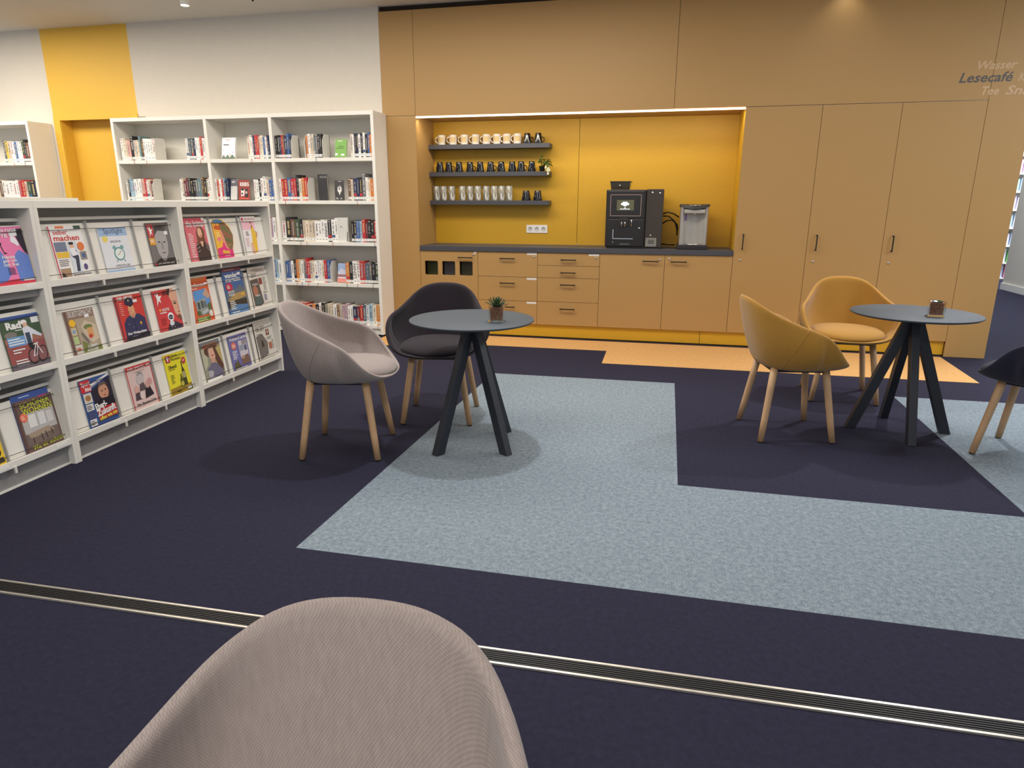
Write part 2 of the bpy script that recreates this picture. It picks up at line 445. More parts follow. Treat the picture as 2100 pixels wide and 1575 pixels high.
def carcass(x0, x1, z0, z1, root, y1=0.48):
    m = MB()
    m.box(x0 + 0.001, x0 + 0.016, 0.0185, y1, z0, z1, GAPM); m.box(x1 - 0.016, x1 - 0.001, 0.0185, y1, z0, z1, GAPM)
    m.box(x0 + 0.016, x1 - 0.016, 0.0185, y1, z0, z0 + 0.016, GAPM); m.box(x0 + 0.016, x1 - 0.016, 0.0185, y1, z1 - 0.016, z1, GAPM)
    m.box(x0 + 0.016, x1 - 0.016, y1 - 0.01, y1, z0 + 0.016, z1 - 0.016, GAPM)
    return m.build('carcass', root)
def front(x0, x1, z0, z1, root, name):
    return MB().box(x0 + G, x1 - G, 0, 0.018, z0 + G, z1 - G, BOARD).build(name, root, 0.0006)
grp = 'kitchen base cupboards under the worktop'
# unit with three square openings
u = empty('base_cupboard', (0.3, 0, ZB), label='wooden waste cupboard with three square openings, leftmost under the worktop', cat='cupboard', group=grp)
u.location = (0, 0, 0)
carcass(0, 0.6, ZB, ZCB, u)
HZ0, HZ1 = 0.598, 0.736
hx = [(0.046, 0.184), (0.229, 0.365), (0.410, 0.546)]
m = MB()
m.box(G, 0.6 - G, 0, 0.018, ZB + G, HZ0, BOARD); m.box(G, 0.6 - G, 0, 0.018, HZ1, ZCB - G, BOARD)
xs = [G] + [v for h in hx for v in h] + [0.6 - G]
for a, b in ((xs[0], xs[1]), (xs[2], xs[3]), (xs[4], xs[5]), (xs[6], xs[7])):
    m.box(a, b, 0, 0.018, HZ0, HZ1, BOARD)
for a, b in hx:          # rounded corners of each opening
    for cx, sx in ((a, 1), (b, -1)):
        for cz, sz in ((HZ0, 1), (HZ1, -1)):
            r = 0.012
            pts = [(cx, cz)] + [(cx + sx * (r - r * math.sin(t)), cz + sz * (r - r * math.cos(t))) for t in (0, PI / 8, PI / 4, 3 * PI / 8, PI / 2)]
            MM = Matrix(((1, 0, 0, 0), (0, 0, 1, 0), (0, 1, 0, 0), (0, 0, 0, 1)))
            m.prism(pts, 0, 0.018, BOARD, MM)
dr = m.build('door', u)
handle(dr, 0.474, 0.776); lock(dr, 0.556, 0.803); sticker(dr, 0.562, 0.586, 0.818, 0.834)
for i, (a, b) in enumerate(hx):
    cc = [(74, 76, 30), (92, 84, 84), (84, 76, 54)][i]
    MB().box(a - 0.012, b + 0.012, 0.10, 0.30, 0.30, 0.76, mat('bin_plastic', cc, 0.5)).build('waste_bin', u)
def drawer_unit(x0, cuts, hz, label, stickers):
    u = empty('base_cupboard', (0, 0, 0), label=label, cat='cupboard', group=grp)
    carcass(x0, x0 + 0.6, ZB, ZCB, u)
    for i in range(len(cuts) - 1):
        d = front(x0, x0 + 0.6, cuts[i + 1], cuts[i], u, 'drawer')
        handle(d, x0 + 0.30, hz[i])
        if i == 0: lock(d, x0 + 0.566, 0.793)
        if i < stickers: sticker(d, x0 + 0.495, x0 + 0.592, cuts[i] - 0.024, cuts[i] - 0.006)
    return u
drawer_unit(0.6, [ZCB, 0.597, 0.363, ZB], [0.775, 0.537, 0.302], 'wooden cupboard of three equal drawers beside the waste openings', 3)
drawer_unit(1.2, [ZCB, 0.715, 0.598, 0.365, ZB], [0.773, 0.651, 0.535, 0.300], 'wooden cupboard of four drawers, two shallow over two deep', 1)
u = empty('base_cupboard', (0, 0, 0), label='wooden one-door cupboard under the coffee machine, handle at its right', cat='cupboard', group=grp)
carcass(1.8, 2.4, ZB, ZCB, u); d = front(1.8, 2.4, ZB, ZCB, u, 'door'); handle(d, 2.272, 0.776); lock(d, 2.357, 0.792)
u = empty('base_cupboard', (0, 0, 0), label='wooden one-door cupboard under the water dispenser, handle at its left', cat='cupboard', group=grp)
carcass(2.4, 3.0, ZB, ZCB, u); d = front(2.4, 3.0, ZB, ZCB, u, 'door'); handle(d, 2.527, 0.776); lock(d, 2.441, 0.799)
for i, (a, b, lb) in enumerate(((3.0, 3.613, 'tall wooden cupboard door next to the lit niche'), (3.613, 4.22, 'middle one of the three tall wooden cupboards'), (4.22, 4.835, 'tall wooden cupboard beside the end panel, rightmost of the three'))):
    u = empty('tall_cupboard', (0, 0, 0), label=lb, cat='cupboard', group='tall cupboards right of the niche')
    carcass(a if i else 3.019, b, ZB, ZN, u, 0.595)
    d = front(a, b, ZB, ZN + 0.002, u, 'door')
    handle(d, a + 0.072, 0.966, 0.137, True); lock(d, a + 0.066, 0.801)
# worktop
tag(MB().box(0.001, 2.998, -0.012, 0.50, ZCB + 0.001, ZC, ANTH).build('worktop', bevel=0.0015), 'long anthracite worktop over the base cupboards', 'worktop')
# niche lining
n = empty('niche_lining', (0, 0, 0), label='yellow and ochre lining of the lit recess behind the mugs and coffee machine', cat='wall lining')
bx('back_panel', 0.0, 1.508, 0.50, 0.518, ZC, ZN + 0.016, NYEL, n)
bx('back_panel', 1.512, 3.0, 0.50, 0.518, ZC, ZN + 0.016, NYEL, n)
bx('side_panel', -0.018, -0.0005, 0.0190, 0.518, ZCB, ZN, BOARD, n)
rp = bx('side_panel', 3.0005, 3.018, 0.02, 0.518, ZC, ZN, NYEL, n); rp['label'] = 'yellow side panel'
bx('top_panel', -0.018, 3.018, 0.02, 0.518, ZN, ZN + 0.018, BOARD, n)
led = tag(MB().box(0.002, 2.998, 0.001, 0.018, ZN - 0.015, ZN - 0.0005, LEDM).build('led_strip'), 'glowing warm LED strip along the top front edge of the niche', 'light')
for k in range(5):
    d = bpy.data.lights.new('led_strip_light', 'AREA'); d.shape = 'RECTANGLE'; d.size = 0.56; d.size_y = 0.02; d.energy = 1.9; d.color = (1, 0.88, 0.70)
    o = bpy.data.objects.new('led_strip_light', d); o.location = (0.3 + 0.6 * k, 0.03, ZN - 0.024)
    o.rotation_euler = (math.radians(22), 0, 0); C.objects.link(o)
# lettering on the cladding
lt = empty('wall_lettering', (4.60, -0.0002, 2.12), label='printed cafe words on the wooden wall at upper right, one dark, others pale', cat='lettering')
def word(s, x0, z0, x1, z1, m, nm='word'):
    b = MB(); put_text(b, s, x0 - 4.60, z0 - 2.12, x1 - 4.60, z1 - 2.12, 0, m, 0.018, 0.25)
    vs = list(b.v); n0 = len(vs)
    o = b.build(nm, lt)
    sd = o.modifiers.new('thickness', 'SOLIDIFY'); sd.thickness = 0.0008; sd.offset = 0
    return o
DK = mat('dark_grey_vinyl', (84, 78, 76), 0.5); PV = mat('pale_vinyl', (206, 172, 132), 0.6)
word('Lesecafé', 4.601, 2.226, 4.980, 2.300, DK)
word('Wasser', 4.717, 2.320, 4.995, 2.382, PV); word('K', 5.018, 2.226, 5.066, 2.290, PV)
word('Tee', 4.775, 2.132, 4.898, 2.196, PV); word('Sna', 4.945, 2.130, 5.112, 2.196, PV)
# socket strip
s = empty('socket_strip', (1.095, 0.4995, 1.04), label='white triple wall socket on the yellow niche back above the worktop', cat='socket')
bx('frame', -0.109, 0.109, -0.008, 0, -0.04, 0.04, STICK, s, 0.001)
for k in (-1, 0, 1):
    MM = Matrix.Translation((k * 0.07, -0.008, 0)) @ Matrix.Rotation(PI / 2, 4, 'X')
    q = MB().lathe([(0.021, 0), (0.021, 0.002), (0.0195, 0.002), (0.019, 0.0004), (0, 0.0004)], mat('socket_well', (196, 192, 184), 0.5), 24, MM)
    q.box(k * 0.07 - 0.0115, k * 0.07 - 0.0075, -0.0090, -0.0085, -0.002, 0.002, BLKM); q.box(k * 0.07 + 0.0075, k * 0.07 + 0.0115, -0.0090, -0.0085, -0.002, 0.002, BLKM)
    q.build('socket_outlet', s)

# ------------------------------------------------------------------ shelves and crockery in the niche
SZ = [1.861, 1.598, 1.321]
for z, nm in zip(SZ, ('top', 'middle', 'bottom')):
    tag(MB().box(0.001, 1.240, 0.333, 0.499, z - 0.042, z, ANTH).build('floating_shelf', bevel=0.001),
        {'top': 'dark floating shelf holding the white mugs, topmost of three', 'middle': 'dark floating shelf with black mugs and the trailing plant', 'bottom': 'dark floating shelf holding the drinking glasses, lowest of three'}[nm], 'shelf', 'dark floating shelves in the niche')
def ring_handle(m, ang, r0, z0, h, mt, out=0.03):
    pts = []
    for k in range(9):
        t = -PI / 2 + PI * k / 8
        rr = r0 - 0.003 + out * math.cos(t)
        pts.append((rr * math.cos(ang), rr * math.sin(ang), z0 + h / 2 + h / 2 * math.sin(t)))
    m.tube(pts, 0.0048, mt, 8)
def mug_white():
    r = empty('mug', (0, 0, 0))
    m = MB().lathe([(0.036, 0), (0.038, 0.003), (0.038, 0.094), (0.036, 0.096), (0.0345, 0.093), (0.034, 0.006), (0, 0.006)], CERW, 28)
    m.build('body', r)
    h = MB(); ring_handle(h, PI + 0.25, 0.038, 0.018, 0.06, CERW, 0.030); h.build('handle', r)
    p = MB(); vs = []; fs = []
    for i in range(9):
        a = -PI / 2 + 0.1 + (i - 4) * 0.19
        for z in (0.022, 0.074): vs.append((0.0384 * math.cos(a), 0.0384 * math.sin(a), z))
    for i in range(8): fs.append((2 * i, 2 * i + 2, 2 * i + 3, 2 * i + 1))
    p.add(vs, fs, mat('beige_print', (222, 196, 140), 0.4)); p.build('printed_motif', r)
    return r
def cup_black(face=False, hgt=0.098, ang=0.3):
    r = empty('mug', (0, 0, 0))
    m = MB().lathe([(0, hgt - 0.004), (0.024, hgt - 0.003), (0.026, hgt), (0.0285, hgt - 0.002), (0.031, hgt * 0.8), (0.037, hgt * 0.35), (0.042, 0.006), (0.0415, 0.0), (0.039, 0.001), (0.036, hgt * 0.3), (0.028, hgt - 0.012), (0, hgt - 0.012)], CERB, 28)
    m.build('body', r)
    h = MB(); ring_handle(h, ang, 0.037, 0.014, 0.048, CERB, 0.026); h.build('handle', r)
    if face:
        p = MB(); W = mat('white_print', (232, 230, 226), 0.4)  # white ring and arc on the front of the body
        pts = [(0.0085 * math.cos(t), -0.033, 0.083 + 0.0085 * math.sin(t)) for t in [2 * PI * k / 14 for k in range(15)]]
        p.tube(pts, 0.0011, W, 6)
        pts = [(0.024 * math.cos(t), -0.0395, 0.018 + 0.026 * math.sin(t)) for t in [PI * k / 12 for k in range(13)]]
        p.tube(pts, 0.0011, W, 6)
        p.build('printed_motif', r)
    return r
yS = 0.40
W0 = mug_white()
for i, x in enumerate([0.122, 0.243, 0.362, 0.478, 0.592, 0.699, 0.801, 0.908]):
    o = W0 if i == 0 else copy_tree(W0)
    o.location = (x, yS, SZ[0]); o.rotation_euler = (0, 0, [0, .1, -.06, .05, 0.12, -.08, .04, .15][i])
    tag(o, f'white mug with beige print on the top shelf, {"leftmost" if i == 0 else ORD[i] + " from the left"}', 'mug', 'white mugs on the top niche shelf')
B1 = cup_black(True)
for i, x in enumerate([1.007, 1.118]):
    o = B1 if i == 0 else copy_tree(B1)
    o.location = (x, yS, SZ[0])
    tag(o, ['upturned black mug with white print, beside the last white mug', 'upturned black mug with white print at the right end of the top shelf'][i], 'mug', 'black mugs on the top niche shelf')
B2 = cup_black(False, 0.098)
for i, x in enumerate([0.095, 0.187, 0.300, 0.412, 0.523, 0.629, 0.743, 0.852, 0.946, 1.053]):
    o = B2 if i == 0 else copy_tree(B2)
    o.location = (x, yS + (0.012 if i % 2 else 0), SZ[1]); o.rotation_euler = (0, 0, [-2.2, .1, -1.9, .3, -2.0, -.3, -2.3, -1.0, -.1, -1.2][i])
    tag(o, f'upturned black mug on the middle shelf, {"leftmost" if i == 0 else ORD[i] + " from the left"}', 'mug', 'black mugs on the middle niche shelf')
for i, x in enumerate([1.000, 1.118]):
    o = copy_tree(B2); o.location = (x, yS, SZ[2]); o.scale = (1.12, 1.12, 0.98)
    tag(o, ['upturned black mug on the lowest shelf, next to the glasses', 'upturned black mug at the right end of the lowest shelf'][i], 'mug', 'black mugs on the lowest niche shelf')
gl = MB().lathe([(0, 0), (0.031, 0), (0.0325, 0.004), (0.0345, 0.140), (0.0335, 0.1415), (0.0325, 0.140), (0.0305, 0.012), (0, 0.010)], PGLASS, 28).build('drinking_glass')
for i, x in enumerate([0.052, 0.130, 0.213, 0.330, 0.410, 0.494, 0.581, 0.668, 0.743, 0.823]):
    o = gl if i == 0 else gl.copy()
    if i: C.objects.link(o)
    o.location = (x, yS + (0.0 if i % 2 else 0.01), SZ[2])
    tag(o, f'clear tumbler on the lowest shelf, {"leftmost" if i == 0 else ORD[i] + " from the left"}', 'drinking glass', 'glasses on the lowest niche shelf')

def leaf(m, base, direc, L, W, mt, droop=0.0, th=0.0012, up=Vector((0, 0, 1))):
    d = Vector(direc).normalized(); side = d.cross(up)
    if side.length < 1e-3: side = Vector((1, 0, 0))
    side.normalize(); nrm = side.cross(d).normalized()
    vs = []; fs = []; N = 6
    for k in range(N + 1):
        t = k / N; wv = W * math.sin(PI * min(1, t * 0.92 + 0.04)) ** 0.8 / 2
        p = Vector(base) + d * L * t - Vector((0, 0, 1)) * droop * t * t
        vs += [p - side * wv + nrm * wv * 0.25, p + nrm * (-th), p + side * wv + nrm * wv * 0.25, p + nrm * th]
    for k in range(N):
        a = 4 * k
        for j in range(4):
            fs.append((a + j, a + (j + 1) % 4, a + 4 + (j + 1) % 4, a + 4 + j))
    m.add(vs, fs, mt, True)
# trailing plant on the middle shelf
pp = empty('trailing_plant', (1.160, 0.395, SZ[1] + 0.0005), label='small trailing plant with pale variegated leaves at the right end of the middle shelf', cat='plant')
MB().lathe([(0, 0), (0.024, 0), (0.031, 0.05), (0.033, 0.052), (0.030, 0.052), (0, 0.044)], mat('dark_pot', (40, 44, 30), 0.5), 24).build('pot', pp)
lv = MB(); st = MB()
for k in range(26):
    a = random.uniform(-1.9, 1.6); e = random.uniform(0.0, 1.0)
    b = Vector((0.018 * math.cos(a), 0.018 * math.sin(a), 0.05))
    tip = b + Vector((math.cos(a) * (0.03 + 0.03 * e), math.sin(a) * 0.03, 0.02 + 0.05 * (1 - e)))
    st.tube([b, (b + tip) / 2 + Vector((0, 0, 0.01)), tip], 0.0011, LEAF2, 5)
    leaf(lv, tip, (math.cos(a), math.sin(a) * 0.6 - 0.2, 0.1 - e * 0.7), 0.038, 0.024, LEAF2, 0.012)
for k, (x, z) in enumerate(((0.052, 0.042), (0.062, 0.014), (0.082, 0.030), (0.074, -0.014), (0.095, 0.012), (0.07, 0.062))):
    b = Vector((0.018, -0.01, 0.055)); tip = Vector((x, -0.082, z + 0.01))
    st.tube([b, Vector((x * 0.7, -0.06, 0.085)), tip], 0.0011, LEAF2, 5)
    leaf(lv, tip, (random.uniform(-0.5, 0.5), -0.2, -1), 0.034, 0.024, LEAFW if k != 5 else LEAF2, 0.0, up=Vector((0, 1, 0.2)))
b = Vector((0.0, 0, 0.05)); st.tube([b, Vector((-0.006, 0, 0.10)), Vector((-0.010, -0.004, 0.135))], 0.0012, LEAF2, 5)
leaf(lv, (-0.010, -0.004, 0.130), (0.4, -0.2, 0.9), 0.028, 0.022, LEAF2, up=Vector((0, 1, 0)))
lv.build('leaves', pp); st.build('stem', pp)

# ------------------------------------------------------------------ coffee machine
cm = empty('coffee_machine', (0, 0, 0), label='black fully automatic coffee machine with small screen on the worktop', cat='coffee machine')
BODY = mat('dark_brown_black_plastic', (40, 31, 26), 0.35); BODY2 = mat('dark_brown_panel', (58, 48, 40), 0.45)
GLOSSY = mat('gloss_black_front', (30, 23, 18), 0.3, coat=0.1); ROSE = mat('rose_metal_line', (214, 178, 158), 0.3, metal=0.8)
Y0 = 0.045
bx('body', 1.835, 2.198, Y0 + 0.012, 0.40, 0.900, 1.418, BODY, cm, 0.006)
bx('foot_block', 1.845, 2.345, Y0 + 0.03, 0.38, ZC, 0.900, BODY, cm)
sm = bx('side_module', 2.202, 2.356, Y0 + 0.03, 0.40, 0.892, 1.422, BODY2, cm, 0.003)
up = bx('upper_front', 1.850, 2.186, Y0, Y0 + 0.012, 1.160, 1.406, GLOSSY, cm, 0.003)
lo = bx('lower_front', 1.850, 2.186, Y0 + 0.004, Y0 + 0.012, 0.905, 1.152, GLOSSY, cm, 0.003)
fr = MB(); a0, a1, b0, b1, q = 1.876, 2.158, 1.182, 1.374, 0.0035
fr.box(a0, a1, Y0 - 0.002, Y0, b0, b0 + q, ROSE); fr.box(a0, a1, Y0 - 0.002, Y0, b1 - q, b1, ROSE)
fr.box(a0, a0 + q, Y0 - 0.002, Y0, b0, b1, ROSE); fr.box(a1 - q, a1, Y0 - 0.002, Y0, b0, b1, ROSE)
fr.build('screen_frame', up)
sc = MB().box(1.936, 2.092, Y0 - 0.0012, Y0, 1.232, 1.326, mat('screen_dim_glow', (86, 84, 58), 0.3, emit=0.35)).build('screen', cm)
ic = MB(); IW = mat('screen_icon_glow', (225, 238, 255), 0.4, emit=1.6); yi = Y0 - 0.0016; DKI = mat('screen_icon_dark', (40, 46, 60), 0.4)
def flat(mb, pts, y, m): mb.add([(x, y, z) for x, z in pts], [tuple(range(len(pts)))], m)
flat(ic, [(1.975, 1.281), (2.047, 1.281), (2.047, 1.298), (2.032, 1.298), (2.032, 1.309), (1.990, 1.309), (1.990, 1.298), (1.975, 1.298)], yi, IW)
flat(ic, [(1.998, 1.272), (2.024, 1.272), (2.030, 1.290), (1.992, 1.290)], yi - 0.0004, IW)
ic.tube([(2.003, yi - 0.0008, 1.293), (2.004, yi - 0.0008, 1.284), (2.011, yi - 0.0008, 1.280), (2.018, yi - 0.0008, 1.284), (2.019, yi - 0.0008, 1.293)], 0.0018, DKI, 6)
flat(ic, [(2.008, 1.249), (2.014, 1.249), (2.014, 1.262), (2.008, 1.262)], yi, IW); flat(ic, [(1.966, 1.243), (2.056, 1.243), (2.056, 1.247), (1.966, 1.247)], yi, IW)
ic.build('screen_icon', sc)
sp = MB().box(1.962, 2.046, Y0 - 0.018, Y0 + 0.004, 1.092, 1.160, BODY).build('spout_housing', cm, 0.003)
for x in (1.988, 2.018):
    MB().lathe([(0.006, 0), (0.006, 0.036), (0.004, 0.040), (0, 0.040)], CHROME, 16, Matrix.Translation((x, Y0 - 0.022, 1.088))).build('coffee_spout', sp)
MB().lathe([(0.006, 0), (0.006, 0.060), (0.004, 0.063), (0, 0.063)], CHROME, 16, Matrix.Translation((2.077, Y0 - 0.012, 1.088))).build('milk_spout', cm)
li = MB(); li.box(1.906, 1.913, Y0 - 0.002, Y0 + 0.004, 0.982, 1.060, CHROME); li.box(1.906, 2.096, Y0 - 0.006, Y0 + 0.004, 0.972, 0.979, CHROME); li.build('tray_rail', cm)
li = MB(); li.box(1.974, 2.064, Y0 + 0.001, Y0 + 0.004, 0.924, 0.927, CHROME); li.box(1.907, 1.913, Y0 + 0.001, Y0 + 0.004, 0.938, 0.950, CHROME); li.build('trim_line', cm)
def knob(parent, x, z, y, r, nm):
    MM = Matrix.Translation((x, y, z)) @ Matrix.Rotation(PI / 2, 4, 'X')
    return MB().lathe([(r, 0), (r, 0.004), (r * 0.8, 0.006), (0, 0.006)], CHROME, 18, MM).build(nm, parent)
knob(cm, 2.150, 1.072, Y0 + 0.004, 0.008, 'lock'); knob(sm, 2.256, 1.390, Y0 + 0.03, 0.009, 'lock'); knob(sm, 2.322, 1.386, Y0 + 0.03, 0.009, 'lock'); knob(sm, 2.256, 1.006, Y0 + 0.03, 0.008, 'lock')
cp = bx('coin_plate', 2.212, 2.312, Y0 + 0.026, Y0 + 0.03, 0.905, 0.985, mat('grey_steel_plate', (150, 144, 132), 0.4, metal=0.6), sm)
q = MB(); gm = mat('grey_relief', (110, 106, 98), 0.4, metal=0.6); q.box(2.236, 2.292, Y0 + 0.0245, Y0 + 0.026, 0.928, 0.968, gm); q.box(2.228, 2.300, Y0 + 0.020, Y0 + 0.026, 0.918, 0.922, CHROME); q.build('coin_slot', cp)
hp = MB(); SMOKE = mat('smoked_plastic', (66, 58, 42), 0.15, coat=0.4)
vs = [(1.872, .12, 1.418), (2.040, .12, 1.418), (2.040, .30, 1.418), (1.872, .30, 1.418), (1.862, .10, 1.486), (2.050, .10, 1.486), (2.050, .32, 1.486), (1.862, .32, 1.486)]
hp.add(vs, [(0, 3, 2, 1), (4, 5, 6, 7), (0, 1, 5, 4), (1, 2, 6, 5), (2, 3, 7, 6), (3, 0, 4, 7)], SMOKE)
hpo = hp.build('bean_hopper', cm); bx('hopper_lid', 1.858, 2.054, 0.096, 0.324, 1.486, 1.494, BODY, hpo, 0.002); knob(hpo, 1.952, 1.455, 0.106, 0.008, 'hopper_lock')
tag(MB().tube([(2.357, .30, 1.20), (2.40, .30, 1.215), (2.46, .31, 1.20), (2.505, .33, 1.17)], 0.006, BLKM, 8).tube([(2.357, .28, 1.18), (2.41, .28, 1.18), (2.47, .29, 1.13), (2.495, .30, 1.06), (2.500, .31, 1.0)], 0.006, BLKM, 8)
    .tube([(2.357, .30, 1.11), (2.40, .29, 1.14), (2.45, .29, 1.14), (2.495, .30, 1.10), (2.503, .32, 1.05)], 0.006, BLKM, 8).tube([(2.357, .26, 0.92), (2.42, .25, 0.915), (2.484, .27, 0.912)], 0.006, BLKM, 8).build('cable_loom'),
    'black cables and hoses looping between the coffee machine and the water dispenser', 'cable')
# ------------------------------------------------------------------ water dispenser
wd = empty('water_dispenser', (0, 0, 0), label='silver water dispenser with dark top on the worktop beside the coffee machine', cat='water dispenser')
SILV = mat('silver_plastic', (176, 170, 160), 0.35, metal=0.35, noise=0.04, scale=40); DGR = mat('dark_grey_plastic', (38, 34, 32), 0.5)
bx('base', 2.500, 2.772, 0.045, 0.36, ZC, 0.926, DGR, wd, 0.006)
b = MB()
pts = [(2.515, 0.36), (2.515, 0.12), (2.522, 0.105), (2.540, 0.10), (2.560, 0.125), (2.600, 0.150), (2.640, 0.156), (2.680, 0.150), (2.720, 0.125), (2.740, 0.10), (2.758, 0.105), (2.765, 0.12), (2.765, 0.36)]
b.prism(pts, 0.926, 1.268, SILV, None, True); b.build('body', wd)
bx('tap_housing', 2.548, 2.734, 0.066, 0.16, 1.206, 1.243, SILV, wd, 0.008)
MB().lathe([(0.014, 0), (0.016, 0.014), (0, 0.014)], CHROME, 16, Matrix.Translation((2.641, 0.085, 1.198))).build('tap', wd)
tp = MB(); N = 12; vs = []
for k in range(N + 1):
    t = -1 + 2 * k / N; x = 2.640 + t * 0.133; zt = 1.290 - 0.012 * (1 - t * t); zb2 = 1.272 - 0.026 * (1 - t * t)
    y0 = 0.105 - 0.055 * (1 - t * t)
    vs += [(x, y0, zb2), (x, y0 + 0.01, zt), (x, 0.37, 1.290), (x, 0.37, 1.262)]
fs = []
for k in range(N):
    a = 4 * k
    for j in range(4): fs.append((a + j, a + (j + 1) % 4, a + 4 + (j + 1) % 4, a + 4 + j))
fs += [(0, 1, 2, 3), tuple(4 * N + j for j in (3, 2, 1, 0))]
tp.add(vs, fs, DGR); tpo = tp.build('control_top', wd)
bt = MB()
for k in range(5): bt.lathe([(0.008, 0), (0.008, 0.006), (0, 0.008)], CHROME, 12, Matrix.Translation((2.60 + 0.02 * k, 0.085, 1.276)))
bt.build('button', tpo)
bx('hanging_tag', 2.556, 2.575, 0.096, 0.099, 1.145, 1.200, mat('violet_tag', (78, 66, 110), 0.5), wd)
MB().lathe([(0, 0), (0.058, 0), (0.058, 0.006), (0.052, 0.010), (0, 0.010)], CHROME, 28, Matrix.Translation((2.640, 0.085, 0.926)), sy=0.6).build('drip_tray', wd)

# ------------------------------------------------------------------ tables
def make_table():
    r = empty('round_table', (0, 0, 0))
    MB().lathe([(0, 0.688), (0.322, 0.688), (0.331, 0.694), (0.331, 0.6985), (0.329, 0.700), (0, 0.700)], TABTOP, 96).build('tabletop', r)
    MB().lathe([(0, 0.680), (0.10, 0.680), (0.10, 0.688), (0, 0.688)], TABLEG, 32).build('mounting_plate', r)
    for k in range(4):
        a = PI / 2 * k
        M = Matrix.Rotation(a, 4, 'Z')
        w2 = 0.021; top_i, top_o = -0.014, 0.042; ft = 0.255; th = 0.056
        vs = []
        for y in (-w2, w2):
            vs += [(ft - th / 2, y, 0), (ft + th / 2, y, 0), (top_o, y, 0.682), (top_i, y, 0.682)]
        m = MB().add(vs, [(0, 3, 2, 1), (4, 5, 6, 7), (0, 1, 5, 4), (1, 2, 6, 5), (2, 3, 7, 6), (3, 0, 4, 7)], TABLEG, False, M)
        m.build('leg', r, 0.002)
    return r
T1 = make_table(); T1.location = (1.430, -3.035, 0.0017); T1.rotation_euler = (0, 0, math.radians(-31.5))
tag(T1, 'round slate-topped table with dark splayed legs beside the grey chair', 'table', 'round cafe tables')
T2 = copy_tree(T1); T2.location = (3.806, -2.248, 0.0017); T2.rotation_euler = (0, 0, math.radians(0))
tag(T2, 'round slate-topped table with dark splayed legs between the mustard chairs and the navy chair', 'table', 'round cafe tables')

# ------------------------------------------------------------------ succulents in glass cubes
def cube_plant(loc, rz, label, kind):
    r = empty('potted_succulent', loc, (0, 0, rz), label, 'plant', 'small succulents in square glasses on the tables')
    h = 0.041; H = 0.086
    g = MB(); n = lambda hw, z: [(-hw, -hw, z), (hw, -hw, z), (hw, hw, z), (-hw, hw, z)]
    ho = h
    vs = n(h * 0.94, 0) + n(h, H) + n(h - 0.004, H) + n(h * 0.94 - 0.005, 0.010)
    fs = [(3, 2, 1, 0)] + [(i + 4 * j, (i + 1) % 4 + 4 * j, (i + 1) % 4 + 4 * (j + 1), i + 4 * (j + 1)) for j in range(3) for i in range(4)] + [(12, 13, 14, 15)]
    g.add(vs, fs, GLASS); g.build('glass_cube', r, 0.0012)
    q = h * 0.94 - 0.0085
    s = MB(); vs = n(q, 0.0115) + n(q + 0.001, 0.074); s.add(vs, [(3, 2, 1, 0), (4, 5, 6, 7)] + [(i, (i + 1) % 4, 4 + (i + 1) % 4, 4 + i) for i in range(4)], SOIL)
    s.build('granulate', r)
    l = MB(); rnd = random.Random(3 if kind else 9)
    if kind:
        for k in range(30):
            a = k * 2.4; e = 0.12 + 0.9 * (k / 30)
            d = (math.cos(a) * (1.15 - e), math.sin(a) * (1.15 - e), 0.25 + e)
            leaf(l, (0.004 * math.cos(a), 0.004 * math.sin(a), 0.072), d, 0.062 - 0.010 * e + rnd.uniform(-.006, .006), 0.0105, LEAF, 0.0, 0.0022)
    else:
        for k in range(34):
            a = k * 2.4; e = 0.1 + 0.8 * (k / 34)
            ox, oy = (rnd.uniform(-0.015, 0.015), rnd.uniform(-0.015, 0.015))
            leaf(l, (ox, oy, 0.071), (math.cos(a), math.sin(a), 0.2 + e), 0.022, 0.011, LEAF, 0.0, 0.002)
    l.build('leaves', r)
cube_plant((1.578, -3.080, 0.7022), 0.16, 'spiky succulent in a square glass on the table beside the grey chair', True)
cube_plant((3.872, -2.352, 0.7022), -0.22, 'low bushy succulent in a square glass on the right-hand table', False)

# ------------------------------------------------------------------ chairs
def interp(P, x):
    if x <= P[0][0]: return P[0][1]
    for (a, b), (c, d) in zip(P, P[1:]):
        if x <= c:
            t = (x - a) / (c - a); return b + (d - b) * t
    return P[-1][1]
RIM = [(0, -.312, .800), (.07, -.307, .797), (.125, -.290, .786), (.165, -.262, .768), (.195, -.224, .746), (.217, -.176, .722), (.241, -.11, .694), (.266, -.045, .668), (.290, .01, .650),
       (.306, .06, .625), (.308, .10, .595), (.298, .14, .550), (.275, .18, .502), (.24, .215, .470), (.195, .243, .449), (.13, .268, .438), (.06, .282, .434), (0, .285, .434)]   # half rim: side, forward, height
def sup(a, n): return math.copysign(abs(a) ** (2 / n), a)
def rim_curve(n):
    full = RIM + [(-a, b, c) for a, b, c in RIM[-2:0:-1]]
    P = [Vector(p) for p in full]; k = len(P); dense = []
    for i in range(k):
        p0, p1, p2, p3 = P[i - 1], P[i], P[(i + 1) % k], P[(i + 2) % k]
        for q in range(8):
            t = q / 8
            dense.append(0.5 * ((2 * p1) + (p2 - p0) * t + (2 * p0 - 5 * p1 + 4 * p2 - p3) * t * t + (3 * p1 - p0 - 3 * p2 + p3) * t ** 3))
    L = [0.0]
    for i in range(len(dense)): L.append(L[-1] + (dense[(i + 1) % len(dense)] - dense[i]).length)
    out = []; j = 0
    for i in range(n):
        d = L[-1] * i / n
        while L[j + 1] < d: j += 1
        t = (d - L[j]) / (L[j + 1] - L[j])
        out.append(dense[j].lerp(dense[(j + 1) % len(dense)], t))
    return out
NT = 64
RC = rim_curve(NT)
